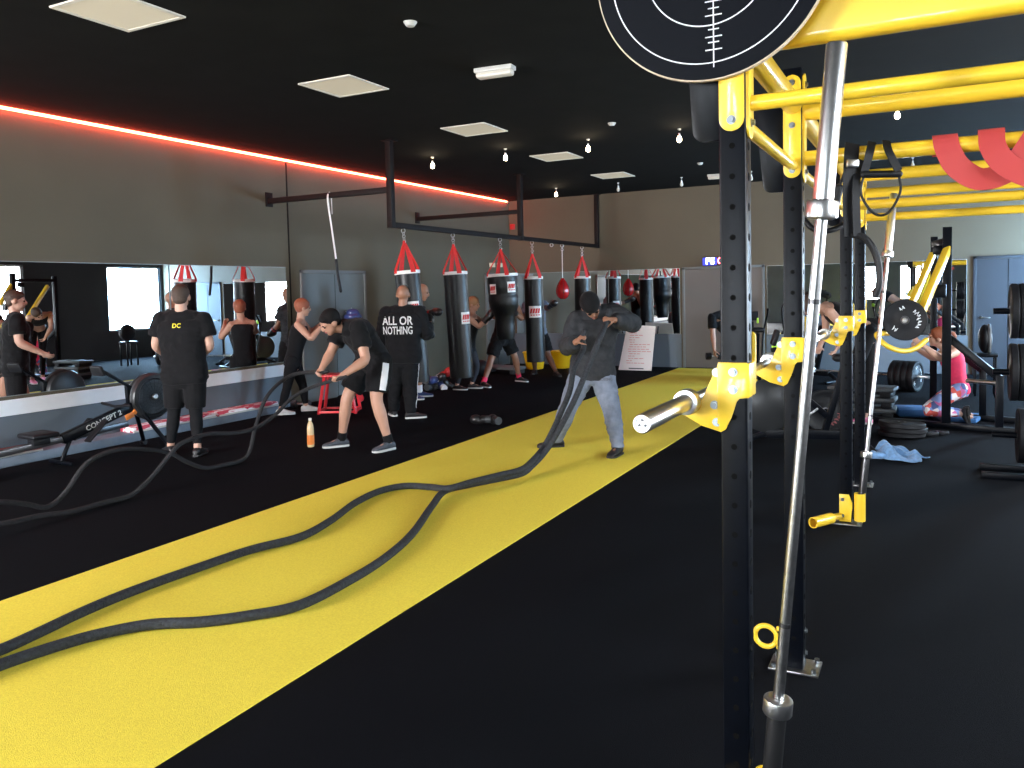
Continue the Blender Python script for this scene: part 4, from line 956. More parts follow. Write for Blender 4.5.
def limb(b, a, m, e, rad, s, inf=0.0, t0=0.0, t1=2.0, flat_end=False, flare=0.0):
    """two-bone limb a-m-e; rad at t=0,.25,.5,.75,1,1.2,1.35,1.6,2"""
    ts = [0, .25, .5, .75, .92, 1.08, 1.2, 1.35, 1.6, 1.85, 2.0]
    def pos(t): return lerp(a, m, t) if t <= 1 else lerp(m, e, t - 1)
    def rr(t):
        for i in range(len(ts) - 1):
            if t <= ts[i + 1] + 1e-9: return lerp(rad[i], rad[i + 1], (t - ts[i]) / (ts[i + 1] - ts[i]))
        return rad[-1]
    tt = [t0] + [t for t in ts if t0 < t < t1] + [t1]
    P = [pos(t) for t in tt]; Q = [(rr(t) + inf + flare * (t - t0) / max(t1 - t0, .01)) * s for t in tt]
    b.tube(P, Q, 16)
    if not flat_end: b.ell(P[-1], (Q[-1],) * 3, seg=12, rg=8)
    b.ell(P[0], (Q[0],) * 3, seg=12, rg=8)
ARM0 = [.050, .050, .047, .042, .040, .041, .043, .040, .034, .028, .026]
LEG0 = [.086, .086, .078, .066, .058, .055, .056, .057, .046, .037, .036]
def hand(b, wr, d, pn, side, s, curl=.9, rad=.0085):
    """palm and five fingers; d points along the hand, pn out of the palm, side=+1 thumb on the +lat side"""
    d = d.normalized(); pn = (pn - d * pn.dot(d)).normalized(); lat = d.cross(pn).normalized() * side
    b.ell(wr + d * .05 * s, (.040 * s, .015 * s, .052 * s), (lat, pn, d), seg=14)
    b.tube([wr - d * .02, wr + d * .03 * s], [.026 * s, .026 * s], 12)
    L_ = [.076, .086, .080, .064]
    for i in range(4):
        base = wr + d * (.088 - .004 * abs(i - 1.3)) * s + lat * (.029 - .0195 * i) * s
        q = base; pts = [wr + d * .055 * s + lat * (.026 - .0175 * i) * s, base]; ang = curl * .4
        for f in (.46, .31, .23):
            ang2 = ang; v = d * math.cos(ang2) + pn * math.sin(ang2); q = q + v * L_[i] * f * s; pts.append(q); ang += curl * .95
        b.tube(pts, [rad * s * k_ for k_ in (1.05, 1.05, 1.0, .92, .8)], 10, True)
    t0 = wr + d * .022 * s + lat * .026 * s; v1 = (lat * .75 + d * .6 + pn * .35).normalized(); v2 = (lat * .25 + d * .7 + pn * (.35 + .35 * curl)).normalized()
    b.tube([t0, t0 + v1 * .038 * s, t0 + v1 * .038 * s + v2 * .034 * s, t0 + v1 * .038 * s + (v2 * .060 + pn * .004 * curl) * s], [.0115 * s, .011 * s, .010 * s, .008 * s], 10, True)
def shoe(parent, an, toe, s, m, sole_m, rise=1.0, up=None):
    """an = point on the ground under the ankle"""
    f = toe.normalized(); u = up.normalized() if up is not None else V((0, 0, 1)); f = (f - u * f.dot(u)).normalized(); l = u.cross(f)
    secs = [(-.075, .022, .055), (-.062, .034, .080), (-.02, .038, .098 * rise), (.025, .040, .098 * rise), (.07, .043, .078), (.11, .047, .062), (.15, .047, .052), (.185, .038, .044), (.205, .018, .034)]
    b = MB(); R_ = []
    for x, w, h in secs:
        c = an + f * x * s; r_ = []
        for k_ in range(16):
            a = 2 * PI * k_ / 16; zz = math.sin(a); yy = math.cos(a)
            r_.append(c + l * (w * s * math.copysign(abs(yy) ** .7, yy)) + u * ((.016 + (h - .016) * (zz * .5 + .5) ** .8) * s))
        R_.append(r_)
    b.rings(R_); o = b.build('shoe', m, parent, ang=70)
    b = MB(); poly = []
    for x, w, h in secs: poly.append((x * s, (w + .004) * s))
    poly = [(x, y) for x, y in poly] + [(x, -y) for x, y in poly[::-1]]
    b.prism(poly, .020 * s, local_mx(an + u * .0115 * s, f, l, u), .003); b.build('sole', sole_m, o)
    return o
def person(label, feet, J, face, skin='skin', hair=None, hair_m='hair_black', top=None, top_m='cloth_black', bottom='long', bot_m='cloth_black_b', shoes=('shoe_black', 'shoe_black'), socks=None,
           s=1.0, w=1.0, D=None, toes=((0, 1), (0, 1)), hands=None, gloves=None, stripe=None, group=None, beard=False, loose=.0, cap=None, ankles=None, belly=0.0, bend=None, sleeve=None, cuffs=None, shade=None, foot_up=None, collar=True, arm=1.14, leg=1.06, hd_s=1.08):
    ARM = [x * arm for x in ARM0]; LEG = [x * leg for x in LEG0]
    fl_ = [floorpt(*p) for p in feet] if feet else None
    if D is None: D = sum((p - V((0, 0, EYE))).dot(c_fwd) for p in fl_) / 2
    base = (fl_[0] + fl_[1]) / 2 if fl_ else None
    ref = pt(*J['hipL'][:2], D); fw = V((ref.x, ref.y, 0)).normalized(); rt = V((fw.y, -fw.x, 0))
    def wd(r_, u_, f_): return (rt * r_ + V((0, 0, u_)) + fw * f_).normalized()
    P = {}
    for k_, v in J.items(): P[k_] = pt(v[0], v[1], D + (v[2] if len(v) > 2 else 0))
    if ankles: P['anL'], P['anR'] = [pt(a[0], a[1], D + a[2]) for a in ankles]
    else: P['anL'], P['anR'] = [f + V((0, 0, .085 * s)) for f in fl_]
    if base is None: base = V(((P['hipL'].x + P['hipR'].x) / 2, (P['hipL'].y + P['hipR'].y) / 2, 0))
    hc = (P['hipL'] + P['hipR']) / 2; sc = (P['shL'] + P['shR']) / 2
    up = (sc - hc).normalized()
    latH = (P['hipR'] - P['hipL']).normalized(); latS = (P['shR'] - P['shL']).normalized()
    H_ = P['head']; F = wd(*face)
    upn = (H_ - sc).normalized() * .55 + V((0, 0, .45)) if face[1] > -.4 else (H_ - sc).normalized()
    U = (upn - F * upn.dot(F)).normalized(); Lt = F.cross(U).normalized()
    nk = H_ - U * .085 * s - F * .02 * s
    bd = wd(*bend[:3]) * bend[3] if bend else None
    # ---- body
    b = MB()
    loft(b, torso_sections(hc, sc, nk, latH, latS, s, w, 0, -.24, 1.05, bd, belly))
    for q in ('L', 'R'):
        b.ell(P['sh' + q], (.060 * s,) * 3, seg=14)
        limb(b, P['sh' + q], P['el' + q], P['wr' + q], ARM, s)
        hipj = P['hip' + q] + (hc - P['hip' + q]) * .1
        limb(b, hipj, P['kn' + q], P['an' + q], LEG, s)
        fr_ = latH.cross(up); b.ell(hc + (P['hip' + q] - hc) * .75 - fr_ * .045 * s - up * .05 * s, (.085 * s, .085 * s, .095 * s), seg=14)
    b.tube([lerp(sc, nk, -.1), nk, H_ - U * .03 * s - F * .01], [.072 * s, .056 * s, .054 * s], 16)
    b.tube([lerp(P['shL'], sc, .12) + up * .012, lerp(P['shL'], sc, .55) + up * .035 * s, lerp(sc, nk, .35), lerp(P['shR'], sc, .55) + up * .035 * s, lerp(P['shR'], sc, .12) + up * .012], [.045 * s, .052 * s, .058 * s, .052 * s, .045 * s], 12)
    h = s * hd_s
    b.ell(H_ + U * .022 * h - F * .014 * h, (.076 * h, .096 * h, .092 * h), (Lt, F, U), seg=22, rg=14)
    b.ell(H_ - U * .035 * h + F * .026 * h, (.058 * h, .066 * h, .078 * h), (Lt, F, U), seg=18, rg=12)
    b.ell(H_ - U * .093 * h + F * .058 * h, (.027 * h, .026 * h, .022 * h), (Lt, F, U))
    b.ell(H_ - U * .018 * h + F * .096 * h, (.013 * h, .020 * h, .026 * h), (Lt, F, U))
    b.ell(H_ + U * .018 * h + F * .078 * h, (.046 * h, .016 * h, .012 * h), (Lt, F, U))
    for q in (-1, 1): b.ell(H_ + Lt * .077 * h * q - U * .008 * h - F * .005, (.011 * h, .022 * h, .032 * h), (Lt, F, U))
    hands = hands or {}
    gl = gloves or {}
    for q, sd in (('L', 1), ('R', -1)):
        fd = (P['wr' + q] - P['el' + q]).normalized()
        if q in gl: continue
        hd = hands.get(q, {})
        dd = wd(*hd['d']) if 'd' in hd else fd
        pn = wd(*hd['n']) if 'n' in hd else (sc - P['wr' + q])
        hand(b, P['wr' + q], dd, pn, sd * hd.get('side', 1), s, hd.get('curl', .75))
    for q in ('L', 'R'):   # bare foot inside the shoe
        i = 0 if q == 'L' else 1; tw = wd(toes[i][0], 0, toes[i][1]); b.ell(P['an' + q] + tw * .05 - V((0, 0, .035 * s)), (.03 * s, .07 * s, .03 * s), (V((0, 0, 1)).cross(tw), tw, V((0, 0, 1))))
    body = remesh(b, 'person', skin, None, .0085, 3, origin=base)
    tag(body, label, 'person', group)
    # ---- face
    for q in (-1, 1):
        MB().ell(H_ + Lt * .030 * h * q + F * .083 * h + U * .002 * h, (.013 * h, .008 * h, .007 * h), (Lt, F, U), 12, 8).build('eye', 'eye_dark', body)
        MB().ell(H_ + Lt * .031 * h * q + F * .090 * h + U * .022 * h, (.019 * h, .007 * h, .004 * h), (Lt, F, U), 12, 8).build('eyebrow', hair_m, body)
    MB().ell(H_ + F * .088 * h - U * .060 * h, (.023 * h, .008 * h, .007 * h), (Lt, F, U), 12, 8).build('mouth', 'lip', body)
    # ---- hair
    if hair in ('short', 'full', 'pony', 'long'):
        b = MB(); g = {'short': .006, 'full': .014, 'pony': .011, 'long': .014}[hair]
        b.ell(H_ + U * .036 * h - F * .022 * h, ((.076 + g) * h, (.093 + g) * h, (.082 + g) * h), (Lt, F, U), 24, 16)
        b.ell(H_ + U * .068 * h + F * .030 * h, ((.056 + g) * h, .052 * h, .034 * h), (Lt, F, U), 18, 12)
        b.ell(H_ - U * .018 * h - F * .048 * h, ((.062 + g) * h, .056 * h, .062 * h), (Lt, F, U), 18, 12)
        if hair in ('pony',): b.tube(spline([H_ + U * .05 * h - F * .11 * h, H_ + U * .03 * h - F * .16 * h, H_ - U * .07 * h - F * .17 * h], 4), [.025, .03, .032, .032, .03, .03, .026, .02, .012][:9], 12, True)
        if hair == 'long':
            for q in (-1, 0, 1): b.tube(spline([H_ + Lt * .05 * q + U * .03 - F * .06, H_ + Lt * .07 * q - U * .06 - F * .075, H_ + Lt * .06 * q - U * .15 - F * .07], 4), .034, 12, True)
        remesh(b, 'hair', hair_m, body, .008, 2)
    if hair == 'stubble':
        b = MB(); b.ell(H_ + U * .026 * h - F * .018 * h, (.077 * h, .096 * h, .090 * h), (Lt, F, U), 22, 14); remesh(b, 'hair', hair_m, body, .008, 1)
    if cap:
        b = MB(); b.ell(H_ + U * .042 * h - F * .012 * h, (.088 * h, .108 * h, .086 * h), (Lt, F, U), 24, 16); b.ell(H_ + U * .0 * h - F * .045 * h, (.083 * h, .075 * h, .08 * h), (Lt, F, U), 20, 14); remesh(b, 'beanie', cap, body, .008, 2)
    # ---- top
    if top:
        inf = .014 + loose; t0 = -.16 if top != 'sport' else .55
        b = MB(); loft(b, torso_sections(hc, sc, nk, latH, latS, s, w, inf, t0, .98, bd, belly))
        if top in ('tee', 'long', 'sweater'):
            fr0 = latS.cross(up).normalized(); b.ell(lerp(sc, nk, .12), (.150 * s * w, .098 * s, .078 * s), (latS, fr0, latS.cross(fr0)), 20, 12)
            b.tube([lerp(P['shL'], sc, .08) + up * .014, lerp(P['shL'], sc, .55) + up * .036 * s, lerp(sc, nk, .30), lerp(P['shR'], sc, .55) + up * .036 * s, lerp(P['shR'], sc, .08) + up * .014], [.056 * s, .064 * s, .070 * s, .064 * s, .056 * s], 14)
            b.tube([sc, lerp(sc, nk, .55)], [.088 * s, .068 * s], 18)
        else:
            for q in ('L', 'R'): 
                m_ = lerp(P['sh' + q], sc, .42); b.tube([m_ - up * .10 + latS.cross(up) * .0, m_ + up * .052 * s], [.04 * s, .026 * s], 12)
        if top in ('tee',):
            for q in ('L', 'R'): limb(b, P['sh' + q], P['el' + q], P['wr' + q], ARM, s, .012 + loose * .7, 0, sleeve or .62, True, .014)
        if top in ('long', 'sweater'):
            for q in ('L', 'R'): limb(b, P['sh' + q], P['el' + q], P['wr' + q], ARM, s, .012 + loose, 0, 1.93 if sleeve is None else sleeve, True, .002)
        if top == 'sweater':
            b.tube([sc + up * .03 * s, lerp(sc, nk, .95)], [.095 * s, .074 * s], 16)
        shirt = remesh(b, {'tee': 't_shirt', 'long': 'sweatshirt', 'sweater': 'hooded_sweatshirt', 'tank': 'tank_top', 'sport': 'sports_top'}[top], top_m, body, .011, 3, fold=.0 if top in ('tank', 'sport') else .009)
    else: shirt = None
    # ---- bottom
    b = MB(); tight = bottom == 'leggings'
    inf = .005 if tight else .013
    loft(b, torso_sections(hc, sc, nk, latH, latS, s, w, inf - .001, -.24, .08, bd))
    t1 = {'shorts': .80, 'longshorts': .98, 'long': 1.97, 'leggings': 1.90, 'jogger': 1.99, 'hot': .55}[bottom]
    for q in ('L', 'R'):
        i2 = inf if tight else (.020 if bottom != 'jogger' else .024)
        hipj = P['hip' + q] + (hc - P['hip' + q]) * .1
        limb(b, hipj, P['kn' + q], P['an' + q], LEG, s, i2, 0, t1, True, .022 if 'shorts' in bottom else (.004 if bottom == 'long' else (-.006 if bottom == 'jogger' else 0)))
        fr_ = latH.cross(up); b.ell(hc + (P['hip' + q] - hc) * .75 - fr_ * .045 * s - up * .05 * s, ((.085 + inf) * s,) * 3, seg=14)
    if bottom in ('jogger', 'long'):
        for q in ('L', 'R'): ax_ = (P['kn' + q] - P['an' + q]).normalized(); b.tube([P['an' + q] + ax_ * .07, P['an' + q] - ax_ * .018], [.052 * s * leg, .046 * s * leg], 16)
    pants = remesh(b, {'shorts': 'shorts', 'longshorts': 'shorts', 'long': 'trousers', 'leggings': 'leggings', 'jogger': 'joggers', 'hot': 'shorts'}[bottom], bot_m, body, .011, 3, fold=0 if tight else .009)
    # ---- side stripe
    if stripe:
        for q, m_, tA, tB, wdt in stripe:
            sgn = 1 if q == 'R' else -1; b = MB(); R_ = []
            hipj, kn, an = P['hip' + q], P['kn' + q], P['an' + q]; n_ = 14
            tree = BVHTree.FromPolygons([v.co + body.location for v in pants.data.vertices], [p_.vertices[:] for p_ in pants.data.polygons])
            for i in range(n_ + 1):
                t = lerp(tA, tB, i / n_); c = lerp(hipj, kn, t) if t <= 1 else lerp(kn, an, t - 1)
                ax_ = (kn - hipj).normalized() if t <= 1 else (an - kn).normalized()
                o_ = latH * sgn; o_ = (o_ - ax_ * o_.dot(ax_)).normalized(); f_ = ax_.cross(o_)
                row = []
                for j in range(5):
                    a = (j / 4 - .5) * wdt / .09; dr = (o_ * math.cos(a) + f_ * math.sin(a)).normalized()
                    hit = tree.ray_cast(c + dr * .4, -dr)[0]; row.append((hit if hit else c + dr * .09) + dr * .004)
                R_.append([r_ for r_ in row] + [r_ - o_ * .006 for r_ in row[::-1]])
            b.rings(R_); b.build('side_stripe', m_, pants, ang=80)
    # ---- shoes and socks
    for i, q in enumerate(('L', 'R')):
        tw = wd(toes[i][0], toes[i][2] if len(toes[i]) > 2 else 0, toes[i][1])
        fu = wd(*foot_up) if foot_up else None
        an_ = P['an' + q] - (fu * .085 * s if fu else V((0, 0, .085 * s)))
        shoe(body, an_, tw, s, shoes[0], shoes[1], up=fu)
        if socks:
            ax_ = (P['kn' + q] - P['an' + q]).normalized(); b = MB(); b.tube([P['an' + q] - ax_ * .01, P['an' + q] + ax_ * .045, P['an' + q] + ax_ * (.045 + socks[1])], [.043 * s * leg, .043 * s * leg, .047 * s * leg], 16); b.build('sock', socks[0], body)
    for q, m_ in gl.items():
        fd = (P['wr' + q] - P['el' + q]).normalized(); a_, b_, d_ = frame(fd)
        g = glove_mb(1.12); mx = local_mx(P['wr' + q] + fd * .05, a_, d_, -b_ if q == 'L' else b_); bmesh.ops.transform(g.bm, matrix=mx, verts=g.bm.verts)
        go = remesh(g, 'boxing_glove', m_, body, .009, 3)
        MB().tube([P['wr' + q] - fd * .06, P['wr' + q] + fd * .0], [.050, .050], 16).build('glove_cuff', 'vinyl_white' if cuffs is None else cuffs, go)
    return dict(body=body, shirt=shirt, pants=pants, P=P, hc=hc, sc=sc, up=up, lat=latS, wd=wd, H=H_)
def print_on(name, s, size, garment, body, centre, xdir, updir, m, sx=1.0, bold=True, off=.004, lift=.4, mesh=None):
    """lettering laid on the cloth: each point is carried onto the surface along the view normal of the print"""
    xdir = xdir.normalized(); updir = (updir - xdir * updir.dot(xdir)).normalized(); n = xdir.cross(updir)
    me = text_mesh(s, size, 0, bold) if mesh is None else mesh
    bmx = bmesh.new(); bmx.from_mesh(me); bpy.data.meshes.remove(me)
    bmesh.ops.triangulate(bmx, faces=bmx.faces[:]); bmesh.ops.subdivide_edges(bmx, edges=[e for e in bmx.edges if e.calc_length() > size * .3], cuts=2)
    tree = BVHTree.FromPolygons([v.co + body.location for v in garment.data.vertices], [p_.vertices[:] for p_ in garment.data.polygons])
    for v in bmx.verts:
        w_ = centre + xdir * v.co.x * sx + updir * v.co.y; hit = tree.ray_cast(w_ + n * lift, -n)[0]
        v.co = (hit if hit else w_) + n * off
    t = MB(); t.merge(bmx); bmesh.ops.solidify(t.bm, geom=t.bm.faces[:], thickness=.0015) if False else None
    return t.build(name, m, garment, smooth=True)
# 1 man seen from behind by the mirror
p = person('man seen from behind in black t-shirt and shorts over leggings facing the mirror wall', ((171, 454), (198, 456)),
    dict(head=(181, 297), shL=(161, 320), shR=(203, 320), elL=(155.5, 345, .02), elR=(210, 346, .02), wrL=(166, 356, .25), wrR=(200, 356, .25), hipL=(175, 375), hipR=(194, 375), knL=(174, 413, .02), knR=(196, 413, .02)),
    (.25, -.12, 1), skin='skin_pale', hair='short', hair_m='hair_brown', top='tee', top_m='cloth_black', bottom='leggings', bot_m='cloth_black_b', shoes=('shoe_black', 'shoe_black'), toes=((-.3, 1), (.4, 1)), w=1.22, loose=.014, belly=.015, s=1.0, arm=1.2)
P = p['P']; b = MB()
loft(b, torso_sections(p['hc'], p['sc'], p['sc'] + p['up'] * .1, (P['hipR'] - P['hipL']).normalized(), p['lat'], 1, 1.08, .016, -.24, .08))
for q in ('L', 'R'): limb(b, P['hip' + q], P['kn' + q], P['an' + q], [x * 1.06 for x in LEG0], 1, .022, 0, .86, True, .012)
remesh(b, 'shorts', 'cloth_black', p['body'], .011, 3)
b = MB(); nb = -p['lat'].cross(p['up'])
print_on('neck_print', 'DC', .062, p['shirt'], p['body'], p['sc'] - p['up'] * .055, V((p['lat'].x, p['lat'].y, 0)) , V((0, 0, 1)), 'text_yellow', 1.0, True, .005)
# 2 woman with white shoes
woman = person('red haired woman in black tank top, leggings and white shoes standing sideways with raised arms', ((306, 411), (281, 415)),
    dict(head=(303, 307.5, .0), shL=(303, 323.5, .17), shR=(298, 325, -.13), elL=(311, 333, .25), elR=(311, 339, -.22), wrL=(321, 324, .2), wrR=(322, 326, -.14), hipL=(294, 361, .12), hipR=(292, 361, -.10), knL=(303, 386, .12), knR=(287, 388, -.1)),
    (1, -.12, .15), skin='skin', hair='full', hair_m='hair_red', top='tank', top_m='cloth_black', bottom='leggings', bot_m='cloth_black_b', shoes=('shoe_white', 'shoe_white'), toes=((1, .1), (1, .0)), s=.92, w=.86)
# 3 bending man
bend_man = person('man bending forward in black t-shirt and white striped shorts swinging a battle rope', ((389, 450), (342, 446.5)),
    dict(head=(330, 322, -.28), shL=(358, 328, -.32), shR=(342, 328, .08), elL=(366, 360, -.42), elR=(330, 354, .0), wrL=(343, 375, -.55), wrR=(322, 368, -.12), hipL=(381, 361, -.12), hipR=(367, 361, .12), knL=(376, 399, -.16), knR=(347, 397, .02)),
    (-.80, -.62, -.35), skin='skin', hair='short', hair_m='hair_black', top='tee', top_m='cloth_black', bottom='shorts', bot_m='cloth_black_b', shoes=('shoe_grey', 'shoe_white'), socks=('cloth_black', .03), toes=((-.75, -.6), (-1, -.25)), s=1.0, w=1.2, loose=.012, arm=1.25, leg=1.14,
    stripe=[('L', 'cloth_white', .05, .76, .055)], bend=(.3, 1, 0, .05), hands={'L': {'curl': 1.7}, 'R': {'curl': 1.7}})
# 4 slogan man
aon = person('bald man seen from behind in a black sweatshirt with large pale lettering and striped trousers', ((394, 416), (411, 418.5)),
    dict(head=(403, 294.5), shL=(386.5, 313.5), shR=(419, 312.5), elL=(381.5, 336, .02), elR=(426, 335, .05), wrL=(386, 352, .18), wrR=(429, 325, .25), hipL=(396, 356), hipR=(410, 356), knL=(395, 386, .03), knR=(410, 387, .02)),
    (.1, .0, 1), skin='skin_tan', top='long', top_m='cloth_black', bottom='long', bot_m='cloth_black_b', shoes=('shoe_black', 'shoe_white'), toes=((-.2, 1), (1, .15)), s=1.0, w=1.28, loose=.018, leg=1.15, arm=1.2,
    stripe=[('R', 'cloth_white', .15, 1.85, .03)])
xd = V((aon['lat'].x, aon['lat'].y, 0)); cc = aon['sc']
print_on('slogan_print', 'ALL OR', .15, aon['shirt'], aon['body'], cc - V((0, 0, .10)) - xd * .055, xd, V((0, 0, 1)), 'text_grey', .78)
print_on('slogan_print', 'NOTHING', .14, aon['shirt'], aon['body'], cc - V((0, 0, .225)) - xd * .055, xd, V((0, 0, 1)), 'text_grey', .60)
# black focus pad on his raised hand
fp = aon['P']['wrR']; o = MB().ell((0, 0, 0), (.09, .04, .11), seg=24, rg=14).build('focus_pad', 'glove_black', None, rel=False, ang=80); o.location = fp + aon['wd'](.0, .2, .35) * .10
tag(o, 'black focus pad held up by the bald man in the slogan sweatshirt', 'focus pad')
# 5 boxer behind the first bag
person('bald boxer with red wrists punching beyond the front bag, wearing a blue shoe', ((420, 397), (411, 400)),
    dict(head=(422.5, 292, .0), shL=(417, 306, .18), shR=(411, 308, -.15), elL=(425, 314, .2), elR=(415, 326, -.2), wrL=(432, 313, .15), wrR=(424, 331, -.22), hipL=(412, 346, .1), hipR=(409, 346, -.08), knL=(418, 371, .12), knR=(411, 373, -.1)),
    (.8, -.25, -.3), skin='skin_tan', top='tee', top_m='cloth_charcoal', bottom='shorts', bot_m='cloth_black', shoes=('shoe_blue', 'shoe_white'), socks=('cloth_white', .06), toes=((1, .1), (.9, -.2)), s=1.0, gloves={'L': 'glove_black', 'R': 'glove_black'}, cuffs='glove_red')
# 6 blond woman
person('blond woman boxing in black tank top and leggings, half hidden by the second bag', ((472, 388.5), (457, 390)),
    dict(head=(474, 304, -.05), shL=(475, 317, .17), shR=(470, 319, -.14), elL=(484, 324, .15), elR=(479, 327, -.15), wrL=(491, 315, .1), wrR=(487, 318, -.15), hipL=(470, 347, .1), hipR=(466, 347, -.1), knL=(477, 366, .05), knR=(461, 368, -.08)),
    (.85, -.2, -.4), skin='skin', hair='full', hair_m='hair_blond', top='tank', top_m='cloth_black', bottom='leggings', bot_m='cloth_navy', shoes=('shoe_black', 'shoe_white'), toes=((1, -.2), (.9, -.3)), s=.90, w=.86, gloves={'L': 'glove_black', 'R': 'glove_black'}, cuffs='glove_black')
# 7 boxer behind the bulging bag
person('boxer in short black shorts with bare legs mostly hidden behind the bulging bag', ((519, 381.5), (484, 387)),
    dict(head=(504, 291, .0), shL=(515, 303, .1), shR=(497, 304, -.05), elL=(522, 319, .1), elR=(494, 318, -.1), wrL=(514, 312, -.2), wrR=(500, 308, -.28), hipL=(506, 337, .08), hipR=(498, 337, -.06), knL=(515, 357, .1), knR=(491, 360, -.14)),
    (-.75, -.1, -.5), skin='skin_tan', hair='short', hair_m='hair_black', top='tank', top_m='cloth_black', bottom='shorts', bot_m='cloth_black', shoes=('shoe_black', 'shoe_white'), socks=('cloth_pink', .03), toes=((.6, -.5), (.5, -.8)), s=.98, gloves={'L': 'glove_black', 'R': 'glove_black'}, cuffs='glove_black')
# 8 boxer behind the slim bag
person('boxer in grey t-shirt and dark shorts behind the slim bag, one black glove stretched out', ((556, 376), (535, 374)),
    dict(head=(535, 292, .0), shL=(544, 304, .1), shR=(526, 305, .0), elL=(547, 309, -.1), elR=(523, 319, -.05), wrL=(551.5, 305.5, -.25), wrR=(529, 310, -.2), hipL=(543, 336, .05), hipR=(533, 336, .0), knL=(548, 355, -.02), knR=(534, 356, .0)),
    (.1, -.1, -1), skin='skin_dark', hair='short', hair_m='hair_black', top='tee', top_m='cloth_grey', bottom='shorts', bot_m='cloth_black', shoes=('shoe_black', 'shoe_black'), toes=((.4, -1), (-.2, -1)), s=1.0, gloves={'L': 'glove_black', 'R': 'glove_black'}, cuffs='glove_black')
# 9 hooded man on the lane
hood = person('man in dark grey sweatshirt and light grey joggers pulling thick ropes on the yellow lane', ((618, 455), (557, 447)),
    dict(head=(591, 306, -.22), shL=(612, 312, -.05), shR=(577, 320, -.05), elL=(635, 324, -.16), elR=(567, 348, -.12), wrL=(614, 320, -.42), wrR=(576, 342, -.40), hipL=(602, 371, .0), hipR=(583, 371, .0), knL=(612, 411, -.12), knR=(567, 410, -.05)),
    (.25, -.80, -.55), skin='skin_tan', hair='short', hair_m='hair_black', top='sweater', top_m='cloth_charcoal', bottom='jogger', bot_m='cloth_grey', shoes=('shoe_black', 'shoe_black'), toes=((-.45, -1), (-1, -.25)), s=1.0, w=1.15, loose=.022, hd_s=1.12, leg=1.1, cap='cloth_black', bend=(0, .2, .35, .03),
    hands={'L': {'curl': 1.7, 'd': (-.75, .25, -.5), 'n': (-.3, -.9, .3)}, 'R': {'curl': 1.7, 'd': (.6, .6, -.4), 'n': (.5, -.6, .3)}})
hp = hood['P']
print_on('trouser_logo', 'BOXING', .035, hood['pants'], hood['body'], hp['hipL'] + V((0, 0, -.07)) + hood['wd'](1, 0, 0) * .035, hood['wd'](1, 0, 0), V((0, 0, 1)), 'ink_dark', 1.0)
# 10 man by the end wall door
person('man in black t-shirt bending by the far door, half hidden by the front post', ((726, 373), (737, 374)),
    dict(head=(728, 305, -.2), shL=(712, 317, -.1), shR=(731, 316, .0), elL=(713, 335, -.12), elR=(735, 334, .0), wrL=(714.5, 350, -.12), wrR=(738, 349, .0), hipL=(728, 336, .25), hipR=(738, 336, .3), knL=(726, 355, .1), knR=(738, 355, .15)),
    (-.3, -.5, -.8), skin='skin', hair='short', hair_m='hair_brown', top='tee', top_m='cloth_black', bottom='long', bot_m='cloth_black', toes=((-.3, -1), (.2, -1)), s=1.0, w=1.0)
q = pt(714.5, 356, (floorpt(726, 373) - V((0, 0, EYE))).dot(c_fwd) - .12)
r = thing('dumbbell', 'black dumbbell in the hanging hand of the man by the far door', 'dumbbell', q, rz=.5)
MB().tube([(-.07, 0, 0), (.07, 0, 0)], .014, 10).build('grip', 'chrome_worn', r, rel=False)
for s_ in (-1, 1): MB().lathe([(.001, -.05), (.055, -.05), (.065, -.04), (.065, .04), (.055, .05), (.001, .05)], (.11 * s_, 0, 0), (1, 0, 0), 8).build('head', 'rubber_black', r, rel=False)
# 11 bent woman behind the rig
person('woman bent forward in black sports top and pink shoes behind the rig', ((836, 428), (866, 424)),
    dict(head=(808, 306, -.05), shL=(830, 312, -.18), shR=(826, 306, .18), elL=(846, 330, -.22), elR=(826, 330, .2), wrL=(838, 346, -.3), wrR=(820, 346, .1), hipL=(868, 332, -.1), hipR=(866, 330, .1), knL=(852, 378, -.12), knR=(868, 378, .1)),
    (-.8, -.6, .1), skin='skin_pale', hair='full', hair_m='hair_brown', top='sport', top_m='cloth_black', bottom='leggings', bot_m='cloth_black_b', shoes=('shoe_pink', 'shoe_white'), toes=((-1, -.2), (-1, .1)), s=.95, w=.88)
# 12 kneeling woman
person('woman kneeling on a blue mat in bright pink vest and flowered leggings', None,
    dict(head=(938, 337, -.02), shL=(955, 352, -.14), shR=(946, 351, .17), elL=(941, 359, -.28), elR=(934, 358, .12), wrL=(922, 345, -.3), wrR=(917, 349, .02), hipL=(960, 389, -.09), hipR=(957, 388, .10), knL=(924, 411, -.16), knR=(926, 409, .14)),
    (-1, .05, -.1), D=9.2, skin='skin_pale', hair='pony', hair_m='hair_red', top='tank', top_m='cloth_pink', bottom='leggings', bot_m='floral', shoes=('shoe_black', 'shoe_black'), toes=((.3, .0, -1), (.3, .1, -1)), ankles=((962, 414, -.14), (963, 412, .12)), s=.90, w=.86,
    hands={'L': {'curl': 1.2}, 'R': {'curl': 1.2}}, foot_up=(-1, -.15, 0))

